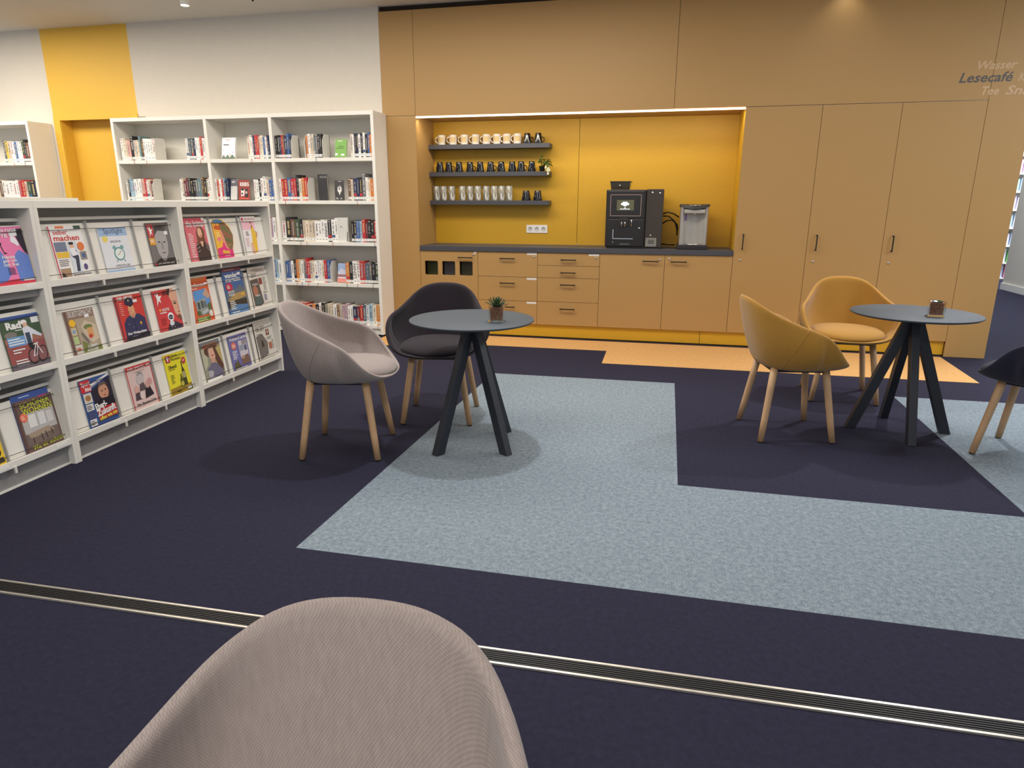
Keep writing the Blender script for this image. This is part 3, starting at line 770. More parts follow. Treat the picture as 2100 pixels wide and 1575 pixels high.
def shell_point(i, t):          # i = step round the rim from the back ; local frame: forward = -Y, side = X
    rs, rf, H = RC[i % NT]
    th = math.atan2(rs, rf + 0.02)
    c, s = math.cos(th), math.sin(th)
    bf = sup(c, 2.4) * (0.225 if c > 0 else 0.190); bs = sup(s, 2.4) * 0.215
    zb = 0.412
    side = abs(s) ** 1.5
    gs = math.sin(t * PI / 2) ** 0.75
    gb = t ** 0.85
    g = gs if c > 0 else gs * side + gb * (1 - side)
    z = zb + (H - zb) * (t ** 1.15)
    bulge = 0.035 * math.sin(PI * t) * (1 if c < 0.2 else 0) * side
    return (bs + (rs - bs) * g + math.copysign(bulge, s), -(bf + (rf - bf) * g), z)
def make_chair(fab):
    r = empty('tub_chair', (0, 0, 0))
    NS = 10
    vs = [(0, 0.0, 0.404)]; fs = []
    rings = [('b', 0.5), ('b', 0.85)] + [('s', k / NS) for k in range(NS + 1)]
    for kind, v in rings:
        for i in range(NT):
            if kind == 'b':
                x, y, z = shell_point(i, 0); vs.append((x * v, y * v, 0.404 + 0.008 * v ** 3))
            else: vs.append(shell_point(i, v))
    for i in range(NT): fs.append((0, 1 + i, 1 + (i + 1) % NT))
    for j in range(len(rings) - 1):
        for i in range(NT):
            a, b = 1 + j * NT + i, 1 + j * NT + (i + 1) % NT
            fs.append((b, a, a + NT, b + NT))
    sh = MB().add(vs, fs, fab, True).build('shell', r)
    so = sh.modifiers.new('thickness', 'SOLIDIFY'); so.thickness = 0.024; so.offset = -1.0
    ss = sh.modifiers.new('smooth', 'SUBSURF'); ss.levels = 1; ss.render_levels = 1
    # cushion
    cv = []; cf = []; n = 48
    prof = [(0.0, 0.420), (0.80, 0.422), (0.97, 0.434), (1.0, 0.450), (0.97, 0.470), (0.86, 0.484), (0.55, 0.493), (0.0, 0.496)]
    for q, z in prof:
        for i in range(n):
            th = 2 * PI * i / n; c, s = math.cos(th), math.sin(th)
            f = sup(c, 2.3) * 0.246 * q + 0.033
            x = sup(s, 2.3) * 0.228 * q
            cv.append((x, -f, z - (0.018 * max(0, (f - 0.15) / 0.12) ** 2 if z > 0.44 else 0)))
    for j in range(len(prof) - 1):
        for i in range(n):
            cf.append((j * n + i, j * n + (i + 1) % n, (j + 1) * n + (i + 1) % n, (j + 1) * n + i))
    MB().add(cv, cf, fab, True).build('seat_cushion', r)
    # seams running diagonally over the sides of the shell
    for sg in (1, -1):
        pts = []
        for k in range(11):
            t = 0.02 + 0.96 * k / 10
            ii = (9.0 + 5.0 * k / 10); i0 = int(ii); fr_ = ii - i0
            p = Vector(shell_point(i0, t)).lerp(Vector(shell_point(i0 + 1, t)), fr_)
            pts.append((p.x * sg, p.y, p.z))
        MB().tube(pts, 0.0020, fab, 6).build('seam', r)
    # dark fixing plate and oak legs
    b = MB().box(-0.15, 0.15, -0.15, 0.15, 0.392, 0.405, BLKM); b.build('fixing_plate', r, 0.003)
    for sx in (1, -1):
        for sy in (1, -1):
            top = Vector((0.140 * sx, 0.140 * sy, 0.416)); bot = Vector((0.203 * sx, 0.198 * sy, 0.006))
            lg = MB().tube([bot, bot.lerp(top, 0.3), bot.lerp(top, 0.7), top], 0.0165, OAK, 20, 0.0205).build('leg', r)
            MB().lathe([(0.0, 0), (0.014, 0), (0.015, 0.006), (0, 0.006)], BLKM, 16, Matrix.Translation((bot.x, bot.y, 0))).build('foot_glide', lg)
    return r
def face(dx, dy):        # rotation that turns local forward (-Y) into (dx, dy)
    return math.atan2(dx, -dy)
CG = make_chair(F_GREY); CG.location = (0.783, -3.246, 0.0002); CG.rotation_euler = (0, 0, face(math.cos(0.21), math.sin(0.21)))
tag(CG, 'mauve grey tub chair with oak legs beside the magazine racks, facing right', 'chair', 'upholstered tub chairs')
CN = make_chair(F_NAVY); CN.location = (1.090, -2.594, 0.0017); CN.rotation_euler = (0, 0, face(0.168, -0.986))
tag(CN, 'dark aubergine tub chair with oak legs, facing the camera behind the left table', 'chair', 'upholstered tub chairs')
CM = make_chair(F_MUST); CM.location = (3.150, -2.417, 0); CM.rotation_euler = (0, 0, face(0.978, 0.19))
tag(CM, 'mustard tub chair seen from behind, left of the right-hand table', 'chair', 'upholstered tub chairs')
CM2 = copy_tree(CM); CM2.location = (3.637, -1.537, 0); CM2.rotation_euler = (0, 0, face(-0.03, -1))
tag(CM2, 'mustard tub chair facing the camera in front of the tall cupboards', 'chair', 'upholstered tub chairs')
CB = make_chair(F_BLUE); CB.location = (4.362, -2.545, 0.0017); CB.rotation_euler = (0, 0, -2.248)
tag(CB, 'dark navy tub chair cut off by the right edge of the photo', 'chair', 'upholstered tub chairs')
CF = copy_tree(CG); CF.location = (2.099, -5.992, 0); CF.rotation_euler = (0, 0, 0.084)
tag(CF, 'mauve grey tub chair in the foreground, only its backrest in view', 'chair', 'upholstered tub chairs')

# ------------------------------------------------------------------ magazine racks
RX = math.radians(91.26)
ROWS = [0.925, 0.535, 0.135]
TILT = math.radians(7)
def make_rack(extra_left=False):
    r = empty('magazine_rack', (0, 0, 0))
    W = 1.0; D = 0.30; s = 0.021
    bx('side_panel', 0.0005, s, 0, D, 0, 1.268, WSTEEL, r, 0.001)
    bx('side_panel', W - s, W - 0.0005, 0, D, 0, 1.268, WSTEEL, r, 0.001)
    bx('top_panel', 0.0005, W - 0.0005, 0, D, 1.268, 1.302, WSTEEL, r, 0.001)
    bx('back_panel', s, W - s, D - 0.012, D, 0, 1.268, WBACK, r)
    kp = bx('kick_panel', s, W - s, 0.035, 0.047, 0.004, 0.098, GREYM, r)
    bx('kick_strip', s, W - s, 0.030, 0.035, 0, 0.010, WSTEEL, r)
    for z in ROWS:
        sh = MB(); sh.box(s, W - s, 0.0, 0.012, z - 0.026, z + 0.006, WSTEEL); sh.box(s, W - s, 0.012, 0.10, z - 0.010, z - 0.003, WSTEEL)
        sh.build('shelf', r, 0.0008)
        bx('shelf_underside', s, W - s, 0.03, D - 0.013, z - 0.062, z - 0.028, GREYM, r)  # grey puts the shade below the lip into the colour
        tr = MB(); Mz = Matrix.Translation((0, 0.034, z)) @ Matrix.Rotation(-TILT, 4, 'X')
        tr.box(s + 0.002, W - s - 0.002, 0.0, 0.006, 0.0, 0.268, WSTEEL, Mz); tr.build('display_board', r)
        bx('top_rail', s, W - s, 0.075, 0.084, z + 0.283, z + 0.298, WSTEEL, r)
        cw = (W - 2 * s) / 3
        for k in (1, 2):
            x = s + cw * k
            dv = MB(); dv.box(x - 0.002, x + 0.002, -0.016, 0.0, 0.0, 0.278, mat('grey_fin', (176, 174, 170), 0.4), Mz); d = dv.build('divider', r)
            MB().box(x - 0.005, x + 0.005, -0.006, 0.002, z - 0.052, z - 0.020, WBACK).build('clip', d)
        for k in range(3):
            xa, xb = s + cw * k + 0.006, s + cw * (k + 1) - 0.006
            for zz in (0.022, 0.236):
                y = -0.014; wr = MB()
                wr.tube([(xa, -0.002, zz + 0.003), (xa + 0.004, y, zz + 0.003), ((xa + xb) / 2, y - 0.001, zz), (xb - 0.004, y, zz + 0.003), (xb, -0.002, zz + 0.003)], 0.0015, WIREM, 5, M=Mz)
                wr.build('wire_holder', r)
            MB().box(xb - 0.085, xb - 0.02, -0.0012, 0.0, z - 0.020, z - 0.003, STICK).build('shelf_label', r)
    return r
R1 = make_rack(); R1.location = (-0.490, -2.780, 0); R1.rotation_euler = (0, 0, RX)
tag(R1, 'white magazine rack bay at the right end, nearest the grey chair', 'magazine rack', 'white magazine rack bays')
R2 = copy_tree(R1); R2.location = (-0.468, -3.780, 0)
tag(R2, 'white magazine rack bay in the middle of the row', 'magazine rack', 'white magazine rack bays')
R3 = copy_tree(R1); R3.location = (-0.446, -4.780, 0)
tag(R3, 'white magazine rack bay cut off by the left edge of the photo', 'magazine rack', 'white magazine rack bays')
# low unit standing back to back with the racks
lb = empty('low_bookcase', (-0.795, -4.78, 0), (0, 0, RX), 'white low bookcase standing back to back behind the magazine racks', 'bookcase')
bx('side_panel', 0, 0.02, 0.002, 0.30, 0, 1.29, WSTEEL, lb); bx('side_panel', 1.60, 1.62, 0.002, 0.30, 0, 1.29, WSTEEL, lb)
bx('top_panel', 0, 1.62, 0.002, 0.30, 1.29, 1.318, WSTEEL, lb); bx('back_panel', 0.02, 1.60, 0.002, 0.012, 0, 1.29, WSTEEL, lb)
for z in (0.10, 0.5, 0.9): bx('shelf', 0.02, 1.60, 0.012, 0.30, z, z + 0.02, WSTEEL, lb)

WHT = (238, 236, 232); INK = (40, 38, 44)
def cover(root, Wd, H, ops, y=0.0, M=None):
    """flat printed shapes and lettering on the front of a page stack"""
    pic = MB(); L = 0
    X = lambda u: (u - 0.5) * Wd
    Zz = lambda v: v * H
    for op in ops:
        L += 1; yy = y - 0.0003 - 0.00012 * L; k = op[0]
        if k == 'r': pic.add([(X(a), yy, Zz(b)) for a, b in ((op[1], op[2]), (op[3], op[2]), (op[3], op[4]), (op[1], op[4]))], [(0, 1, 2, 3)], paper(op[5]), False, M)
        elif k == 'e':
            rot = op[6] if len(op) > 6 else 0; n = 24; pts = []
            for i in range(n):
                t = 2 * PI * i / n; a = op[3] * Wd * math.cos(t); b = op[4] * H * math.sin(t)
                pts.append((X(op[1]) + a * math.cos(rot) - b * math.sin(rot), yy, Zz(op[2]) + a * math.sin(rot) + b * math.cos(rot)))
            pic.add(pts, [tuple(range(n))], paper(op[5]), False, M)
        elif k == 'p': pic.add([(X(a), yy, Zz(b)) for a, b in op[1]], [tuple(range(len(op[1])))], paper(op[2]), False, M)
        elif k == 'l':
            pts = [Vector((X(a), yy, Zz(b))) for a, b in op[1]]; w = op[3] / 2
            for p0, p1 in zip(pts, pts[1:]):
                d = (p1 - p0).normalized(); nml = Vector((-d.z, 0, d.x)) * w
                pic.add([p0 - nml, p1 - nml, p1 + nml, p0 + nml], [(0, 1, 2, 3)], paper(op[2]), False, M)
        elif k == 'lines':          # rows of small print too small to read
            u0, v0, u1, v1, n, col = op[1:7]; rr = random.Random(int(u0 * 97 + v0 * 31) + n)
            for i in range(n):
                vv = v1 - (v1 - v0) * (i + 0.5) / n; uu = u0 + (u1 - u0) * rr.uniform(0.55, 1.0)
                hh = (v1 - v0) / n * 0.22
                pic.add([(X(a), yy, Zz(b)) for a, b in ((u0, vv - hh), (uu, vv - hh), (uu, vv + hh), (u0, vv + hh))], [(0, 1, 2, 3)], paper(col), False, M)
        elif k == 't':
            txt = MB(); put_text(txt, op[1], X(op[2]), Zz(op[3]), X(op[4]), Zz(op[5]), yy, paper(op[6]), op[7] if len(op) > 7 else 0.02, op[8] if len(op) > 8 else 0.0, op[9] if len(op) > 9 else 0.0, M); txt.build('cover_lettering', root)
    if pic.v: pic.build('cover_picture', root)
def magazine(yc, row, Wd, H, base, ops, label, outline=None, spine=None, lean=0.0, dz=0.0, th=0.006, name='magazine', cat='magazine', depth=0.0255):
    """yc = centre along the rack (world y)"""
    t = (yc + 3.78)
    dz = max(dz, -0.003); z = ROWS[row] + 0.001 + dz
    px = -0.468 - 0.022 * t; d = depth - max(0, th - 0.006)
    loc = (px - d, yc, z)
    r = empty(name, loc, (-TILT, lean, RX), label, cat, 'magazines displayed on the white racks')
    m = MB(); bm = paper(base)
    MM = Matrix(((1, 0, 0, 0), (0, 0, 1, 0), (0, 1, 0, 0), (0, 0, 0, 1)))
    if outline: m.prism([((a - .5) * Wd, b * H) for a, b in outline], 0, th, bm, MM)
    else:
        m.box(-Wd / 2, Wd / 2, 0.0, 0.0012, 0, H, bm); m.box(-Wd / 2 + 0.001, Wd / 2 - 0.0015, 0.0012, th, 0.001, H - 0.001, PAGES)
        m.box(-Wd / 2 - 0.0008, -Wd / 2, 0.0, th, 0, H, paper(spine or base))
    m.build('page_stack', r)
    cover(r, Wd, H, ops)
    return r
SK = (226, 178, 150); SK2 = (196, 140, 112)
# --- top row, left bay
magazine(-3.911, 0, 0.197, 0.262, (240, 128, 176), [
    ('r', 0, 0, 1, 0.10, (222, 60, 80)), ('p', [(0, .05), (.02, .62), (.14, .76), (.30, .80), (.32, .60), (.42, .45), (.44, .2), (.30, .08)], (104, 134, 208)),
    ('p', [(.62, .06), (.60, .38), (.66, .52), (.78, .60), (.95, .52), (1, .5), (1, .06)], (104, 134, 208)),
    ('p', [(.70, .92), (.80, .96), (1, .96), (1, .5), (.92, .56), (.84, .72), (.80, .84)], (40, 36, 46)), ('p', [(.66, .84), (.74, .86), (.80, .78), (.84, .70), (.80, .66), (.70, .72), (.64, .74)], (246, 240, 244)),
    ('l', [(.36, .70), (.42, .54)], INK, .004), ('e', .35, .72, .05, .03, INK), ('e', .35, .72, .02, .014, (240, 128, 176)), ('l', [(.42, .56), (.47, .55)], INK, .005),
    ('t', 'PSYCHOLOGIE', .02, .90, .86, .965, WHT, .03), ('t', 'HEUTE', .12, .82, .60, .885, WHT, .03), ('t', 'Heute', .32, .46, .64, .52, WHT), ('t', 'geb ich', .31, .385, .66, .45, WHT), ('t', 'mir frei', .31, .33, .68, .385, WHT),
    ('lines', .38, .18, .62, .31, 5, (60, 50, 90)), ('r', .64, .84, .84, .92, WHT), ('r', .70, .06, .98, .10, WHT)],
    'pink magazine with blue shapes and a dark key on the top rack row')
# --- top row, middle bay
magazine(-3.575, 0, 0.194, 0.258, WHT, [
    ('r', 0, 0, .035, 1, (200, 60, 80)), ('r', .22, .955, .48, 1, (232, 130, 90)), ('r', .78, .94, 1.0, 1, (60, 90, 80)), ('t', 'selber', .12, .84, .55, .93, (206, 62, 60), .01), ('t', 'machen', .10, .72, .88, .83, (206, 62, 60), .02),
    ('r', .06, .52, .42, .70, (120, 128, 150)), ('r', .06, .40, .44, .51, (232, 190, 72)), ('r', .46, .10, .74, .70, (214, 220, 228)), ('p', [(.52, .55), (.62, .58), (.70, .52), (.72, .40), (.66, .12), (.56, .12), (.60, .36), (.50, .42)], (62, 66, 88)),
    ('e', .58, .60, .07, .05, SK), ('p', [(.50, .58), (.64, .58), (.72, .44), (.52, .42)], (236, 236, 240)), ('r', .50, .64, .64, .69, (44, 38, 42)), ('e', .86, .60, .11, .085, (226, 126, 76)), ('r', .78, .34, .98, .50, (150, 140, 130)), ('e', .88, .42, .06, .05, (80, 104, 150)),
    ('lines', .08, .24, .42, .38, 4, (150, 140, 140)), ('r', .06, .04, .36, .20, (170, 140, 110)), ('p', [(.06, .04), (.20, .04), (.10, .14)], (60, 44, 44)), ('e', .86, .20, .06, .06, (96, 80, 130)), ('t', 'Speicherboxen', .40, .035, .98, .085, INK), ('t', 'selber bauen', .42, 0.0, .95, .03, (206, 62, 60), .01)],
    'white home improvement magazine with red title, topmost left of the middle bay', dz=-0.002)
magazine(-3.272, 0, 0.196, 0.242, (226, 228, 232), [
    ('r', 0, .80, 1, .985, (160, 188, 220)), ('t', 'Spotlight', .17, .82, .86, .965, (40, 48, 70), .0), ('e', .17, .74, .10, .07, (236, 214, 110)), ('t', 'ENGLISH IN', .34, .655, .70, .70, (70, 70, 80), .0),
    ('e', .56, .40, .19, .15, (92, 150, 150)), ('e', .56, .40, .155, .12, (228, 236, 232)), ('e', .42, .55, .06, .04, (120, 170, 166), .6), ('e', .70, .55, .06, .04, (120, 170, 166), -.6), ('l', [(.56, .40), (.63, .47)], (150, 110, 80), .003), ('l', [(.56, .40), (.48, .38)], (150, 110, 80), .003), ('l', [(.44, .27), (.40, .22)], (92, 150, 150), .004), ('l', [(.68, .27), (.72, .22)], (92, 150, 150), .004),
    ('t', '10 MINUTES A DAY', .32, .115, .86, .165, (70, 70, 80), .0), ('r', 0, 0, 1, .05, (150, 180, 216))],
    'pale blue language magazine with an alarm clock picture on the top rack row')
magazine(-2.924, 0, 0.188, 0.255, (118, 114, 114), [
    ('r', .0, .94, 1, 1, (98, 88, 86)), ('p', [(.30, .30), (.26, .55), (.30, .78), (.48, .90), (.66, .88), (.80, .72), (.80, .48), (.72, .28), (.60, .18), (.42, .18)], (172, 168, 166)), ('p', [(.28, .70), (.34, .90), (.60, .96), (.80, .84), (.82, .70), (.72, .80), (.46, .82), (.34, .74)], (84, 80, 80)),
    ('p', [(.0, 0), (.12, .12), (.36, .20), (.50, .10), (.66, .18), (1, .18), (1, 0)], (44, 40, 42)), ('e', .42, .56, .055, .016, (70, 66, 66)), ('e', .66, .55, .055, .016, (70, 66, 66)), ('p', [(.50, .56), (.48, .40), (.58, .38), (.57, .56)], (150, 146, 144)), ('e', .54, .31, .09, .012, (104, 92, 92)),
    ('r', .02, .68, .28, .96, (196, 60, 64)), ('p', [(.04, .94), (.12, .86), (.14, .95), (.17, .85), (.26, .86), (.19, .80), (.22, .72), (.15, .77), (.09, .68), (.11, .80)], WHT), ('r', .02, .50, .26, .66, (230, 160, 60)), ('lines', .06, .55, .22, .63, 2, WHT),
    ('t', 'stern', .34, .85, .84, .95, (58, 54, 54), .0), ('r', .72, .72, .88, .80, WHT), ('t', '„Ich überlebe alles“', .16, .05, .94, .10, WHT, .01), ('r', .02, .045, .12, .095, (196, 60, 64))],
    'magazine with a large black and white face and red star box, top row')
# --- top row, right bay
magazine(-2.585, 0, 0.197, 0.275, (216, 112, 124), [
    ('r', 0, .94, 1, 1, (196, 84, 100)), ('r', .88, .94, 1, 1, WHT), ('p', [(.34, 0), (.36, .34), (.42, .44), (.60, .50), (.86, .44), (1, .34), (1, 0)], (70, 56, 56)), ('p', [(.46, .40), (.70, .46), (.88, .40), (.86, .56), (.90, .70), (.78, .80), (.60, .80), (.48, .66)], (120, 78, 62)),
    ('e', .66, .66, .11, .115, SK), ('e', .66, .585, .05, .012, (190, 60, 60)), ('p', [(.58, .46), (.74, .46), (.70, .34), (.64, .34)], SK), ('l', [(.38, .38), (.50, .42)], (200, 180, 170), .003), ('l', [(.38, .30), (.52, .34)], (200, 180, 170), .003), ('l', [(.84, .40), (.98, .30)], (200, 180, 170), .003), ('l', [(.84, .32), (1, .22)], (200, 180, 170), .003), ('l', [(.38, .22), (.52, .26)], (200, 180, 170), .003),
    ('t', 'the knitter', .06, .80, .98, .94, WHT, .02), ('lines', .06, .06, .34, .66, 14, (244, 216, 214))],
    'rose pink knitting magazine with a smiling woman in striped knitwear')
magazine(-2.306, 0, 0.200, 0.262, (242, 184, 76), [
    ('p', [(0, 0), (0, .26), (.30, .30), (.44, .52), (.60, .26), (.84, .22), (.84, 0)], (228, 62, 130)), ('p', [(.36, .92), (.62, .92), (.86, .78), (1.0, .58), (.92, .36), (.80, .20), (.70, .22), (.54, .30), (.40, .60)], (134, 108, 82)), ('p', [(.30, .74), (.42, .70), (.56, .32), (.66, .22), (.50, .26), (.36, .5)], (232, 150, 130)),
    ('l', [(.42, .80), (.60, .76), (.74, .66), (.86, .62)], (100, 124, 74), .012), ('l', [(.48, .64), (.66, .62), (.84, .52)], (180, 96, 76), .010), ('l', [(.54, .48), (.72, .46), (.88, .42)], (96, 118, 70), .012), ('l', [(.60, .32), (.76, .34)], (176, 140, 84), .010),
    ('p', [(.0, .93), (.10, .995), (.34, 1.0), (.56, .96), (.52, .90), (.10, .90)], (84, 130, 170)), ('t', 'vital', .03, .74, .36, .88, (206, 62, 62), .03), ('lines', .08, .44, .30, .68, 6, (250, 232, 150)), ('e', .2, .50, .10, .05, (240, 130, 150)), ('t', 'Mein', .26, .12, .62, .22, (244, 212, 70), .03), ('lines', .32, .05, .70, .10, 2, WHT)],
    'yellow and pink magazine curling forward with a patterned figure, top row', outline=[(0, 0), (.86, 0), (.84, .22), (.94, .36), (1.0, .58), (.88, .80), (.64, .94), (.52, 1.0), (.10, 1.0), (0, .92)])
magazine(-1.990, 0, 0.178, 0.275, (236, 232, 230), [
    ('r', .0, .88, 1, .97, (240, 226, 224)), ('e', .10, .93, .07, .04, (190, 60, 90)), ('t', 'Handarbeit', .24, .90, .96, .96, (150, 60, 90), .0), ('r', 0, .66, .9, .86, (240, 190, 206)), ('p', [(.60, .84), (.70, .74), (.92, .50), (.86, .40), (.80, .08), (.44, .04), (.50, .26), (.56, .46)], (232, 190, 70)), ('p', [(.56, .86), (.66, .88), (.72, .74), (.60, .68)], (150, 104, 80)), ('e', .62, .78, .055, .045, SK),
    ('p', [(.84, .64), (.98, .56), (.88, .42), (.84, .48), (.90, .55)], SK2), ('p', [(.40, .04), (.38, .30), (.52, .34), (.60, .16), (.62, .02)], SK), ('lines', .16, .50, .40, .62, 3, (110, 90, 110)), ('lines', .08, .22, .34, .46, 6, (220, 180, 196))],
    'pale pink sewing magazine with a person in a yellow dress, right end of top row')
# --- middle row
magazine(-3.912, 1, 0.200, 0.250, (70, 92, 66), [
    ('r', 0, .93, 1, 1, (60, 90, 160)), ('r', 0, 0, 1, .50, (156, 84, 82)), ('r', 0, .0, 1, .12, (110, 100, 108)), ('r', 0, .50, 1, .60, (166, 108, 90)), ('e', .18, .66, .16, .06, (130, 124, 116)), ('r', .06, .44, .52, .62, (110, 158, 206)), ('lines', .08, .46, .50, .60, 3, WHT),
    ('t', 'Rad', .12, .76, .50, .90, WHT, .05), ('lines', .32, .715, .5, .745, 1, WHT), ('r', .78, .82, .98, .93, WHT), ('e', .58, .86, .085, .045, WHT), ('e', .60, .80, .06, .05, SK), ('p', [(.50, .76), (.66, .78), (.96, .58), (.94, .54), (.72, .62), (.66, .44), (.52, .46)], (220, 222, 230)), ('p', [(.54, .66), (.66, .66), (.66, .46), (.54, .46)], (60, 74, 92)),
    ('p', [(.54, .46), (.68, .46), (.72, .34), (.66, .16), (.60, .16), (.62, .34), (.56, .38)], (38, 38, 48)), ('e', .60, .20, .13, .15, INK), ('e', .60, .20, .11, .13, (140, 92, 92)), ('e', .85, .22, .13, .16, INK, -.3), ('e', .85, .22, .11, .14, (140, 92, 92), -.3), ('l', [(.60, .20), (.74, .44), (.85, .22)], WHT, .004), ('l', [(.66, .42), (.80, .44)], WHT, .004), ('l', [(.60, .2), (.70, .22), (.78, .42)], (210, 210, 214), .004),
    ('lines', .12, .30, .44, .40, 2, WHT), ('lines', .12, .06, .54, .20, 3, WHT)],
    'cycling magazine with a helmeted rider on a running track, left bay')
magazine(-3.578, 1, 0.180, 0.226, (146, 122, 108), [
    ('r', .0, .0, .05, 1, (108, 74, 74)), ('r', .30, .02, 1, .80, (176, 160, 138)), ('p', [(.45, .62), (.62, .74), (.96, .60), (.98, .28), (.72, .20), (.52, .40)], (206, 188, 164)), ('e', .68, .58, .16, .06, (110, 128, 76)), ('r', .62, .34, .82, .56, (214, 158, 104)), ('e', .70, .36, .07, .05, (196, 74, 60)), ('e', .50, .34, .05, .16, (120, 112, 104), .5), ('p', [(.34, .0), (.36, .30), (.62, .16), (1, .12), (1, 0)], (120, 128, 70)),
    ('e', .18, .72, .11, .085, (240, 186, 50)), ('r', .08, .44, .26, .62, (206, 190, 150)), ('e', .17, .53, .06, .05, (134, 164, 190)), ('r', .08, .24, .26, .42, (180, 196, 140)), ('r', .08, .02, .30, .22, (210, 204, 194)), ('e', .18, .12, .08, .04, (196, 110, 84)),
    ('t', 'SELBSTGEMACHT', .10, .86, .94, .98, WHT, .0), ('r', .64, .80, .80, .87, WHT), ('t', 'SOMMER-', .50, .10, .88, .17, WHT, .01), ('t', 'AUSGABE', .44, .02, .84, .09, WHT, .01)],
    'brown food magazine with a glass jar picture, middle row beside the cyclist')
magazine(-3.232, 1, 0.197, 0.252, (206, 64, 60), [
    ('r', 0, 0, .035, 1, (92, 60, 84)), ('t', 'DER SPIEGEL', .10, .90, .70, .98, WHT, .03), ('p', [(.10, .0), (.14, .38), (.26, .50), (.44, .56), (.76, .56), (.96, .44), (.98, 0)], (52, 56, 92)), ('p', [(.40, .56), (.42, .74), (.62, .74), (.66, .56), (.54, .46)], SK2), ('e', .52, .68, .12, .11, (218, 158, 118)),
    ('p', [(.32, .80), (.34, .90), (.48, .95), (.64, .90), (.66, .80), (.50, .75)], (44, 48, 76)), ('p', [(.36, .80), (.52, .73), (.66, .79), (.52, .77)], (26, 26, 36)), ('e', .48, .88, .03, .026, (180, 170, 120)), ('e', .46, .63, .04, .015, (190, 130, 110)), ('l', [(.52, .50), (.54, .14)], (36, 38, 66), .003), ('e', .76, .34, .04, .035, (212, 160, 60)), ('e', .30, .36, .014, .012, (180, 170, 140)), ('e', .46, .28, .012, .010, (180, 170, 140)),
    ('p', [(.0, .0), (1, .0), (1, .12), (.2, .10)], (40, 38, 54)), ('t', 'Der Weltpolizist', .18, .11, .90, .18, WHT, .03), ('lines', .34, .06, .66, .09, 1, WHT), ('lines', .10, .56, .24, .86, 7, (230, 150, 140)), ('r', .64, .82, .80, .88, WHT)],
    'red news magazine with a drawn policeman in blue uniform, middle row', dz=0.004)
magazine(-2.940, 1, 0.200, 0.246, (206, 66, 70), [
    ('p', [(.66, 1), (.62, .86), (.72, .66), (.76, .40), (.92, .22), (1, .20), (1, 1)], (222, 168, 140)), ('p', [(.60, 1), (.62, .80), (.68, .86), (.76, 1)], (66, 52, 52)), ('p', [(.80, .30), (.92, .20), (1, .18), (1, .30), (.92, .34)], (120, 78, 62)), ('e', .84, .62, .065, .02, (60, 50, 52)), ('l', [(.76, .68), (.92, .66)], (90, 62, 56), .004), ('e', .93, .40, .05, .014, (150, 84, 78)), ('l', [(.94, .60), (.93, .48), (.97, .46)], (190, 130, 108), .003),
    ('p', [(.05, .98), (.14, .87), (.18, .97), (.22, .86), (.34, .86), (.25, .78), (.28, .68), (.19, .75), (.08, .62), (.13, .80)], WHT), ('t', 'ste', .40, .86, .68, .98, (60, 44, 44), .02), ('t', 'RICHTIG', .24, .48, .54, .55, WHT, .02), ('e', .15, .52, .035, .03, (240, 190, 80)), ('lines', .12, .42, .52, .47, 1, WHT), ('lines', .10, .14, .36, .32, 5, (160, 50, 56)),
    ('e', .53, .32, .13, .105, (240, 238, 240)), ('e', .53, .31, .095, .06, (44, 40, 48)), ('e', .50, .31, .012, .022, (200, 230, 240)), ('e', .57, .31, .012, .022, (200, 230, 240)), ('p', [(.30, .0), (.40, .16), (.66, .20), (.94, .08), (.96, 0)], (56, 50, 72)), ('e', .52, .16, .10, .06, (214, 214, 222)), ('e', .60, .06, .02, .016, WHT), ('e', .48, .07, .02, .016, WHT), ('r', .86, .94, 1, .99, WHT)],
    'red magazine with half a bearded face and a small white robot', dz=0.006)
magazine(-2.620, 1, 0.192, 0.288, (214, 96, 62), [
    ('r', 0, .86, 1, .92, (186, 84, 56)), ('r', 0, .93, .8, 1, (196, 108, 60)), ('t', 'umbauen', .04, .80, .82, .88, WHT, .03), ('r', .80, .82, .96, .87, WHT), ('lines', .05, .75, .5, .78, 1, WHT), ('r', .16, .16, .94, .62, (120, 128, 120)), ('p', [(.12, .62), (.14, .72), (.80, .74), (.96, .58), (.90, .36), (.16, .40)], (92, 150, 212)), ('p', [(.60, .62), (.84, .76), (.98, .56), (.84, .50)], (196, 160, 140)),
    ('p', [(.16, .18), (.16, .48), (.70, .54), (.72, .22)], (150, 156, 154)), ('r', .24, .30, .36, .46, (70, 80, 84)), ('r', .42, .32, .56, .48, (82, 92, 96)), ('r', .60, .32, .68, .46, (90, 100, 104)), ('p', [(.40, .24), (.74, .30), (.74, .22), (.42, .16)], (180, 186, 188)), ('e', .24, .22, .09, .06, (84, 104, 66)), ('e', .84, .32, .10, .09, (90, 108, 72)), ('e', .84, .17, .10, .075, (222, 216, 208)), ('r', .08, .02, .74, .12, (110, 140, 66)), ('lines', .10, .03, .70, .11, 2, (210, 226, 170)), ('lines', .04, .50, .16, .70, 7, (240, 200, 180))],
    'orange building magazine with a house picture, middle row of the right bay')
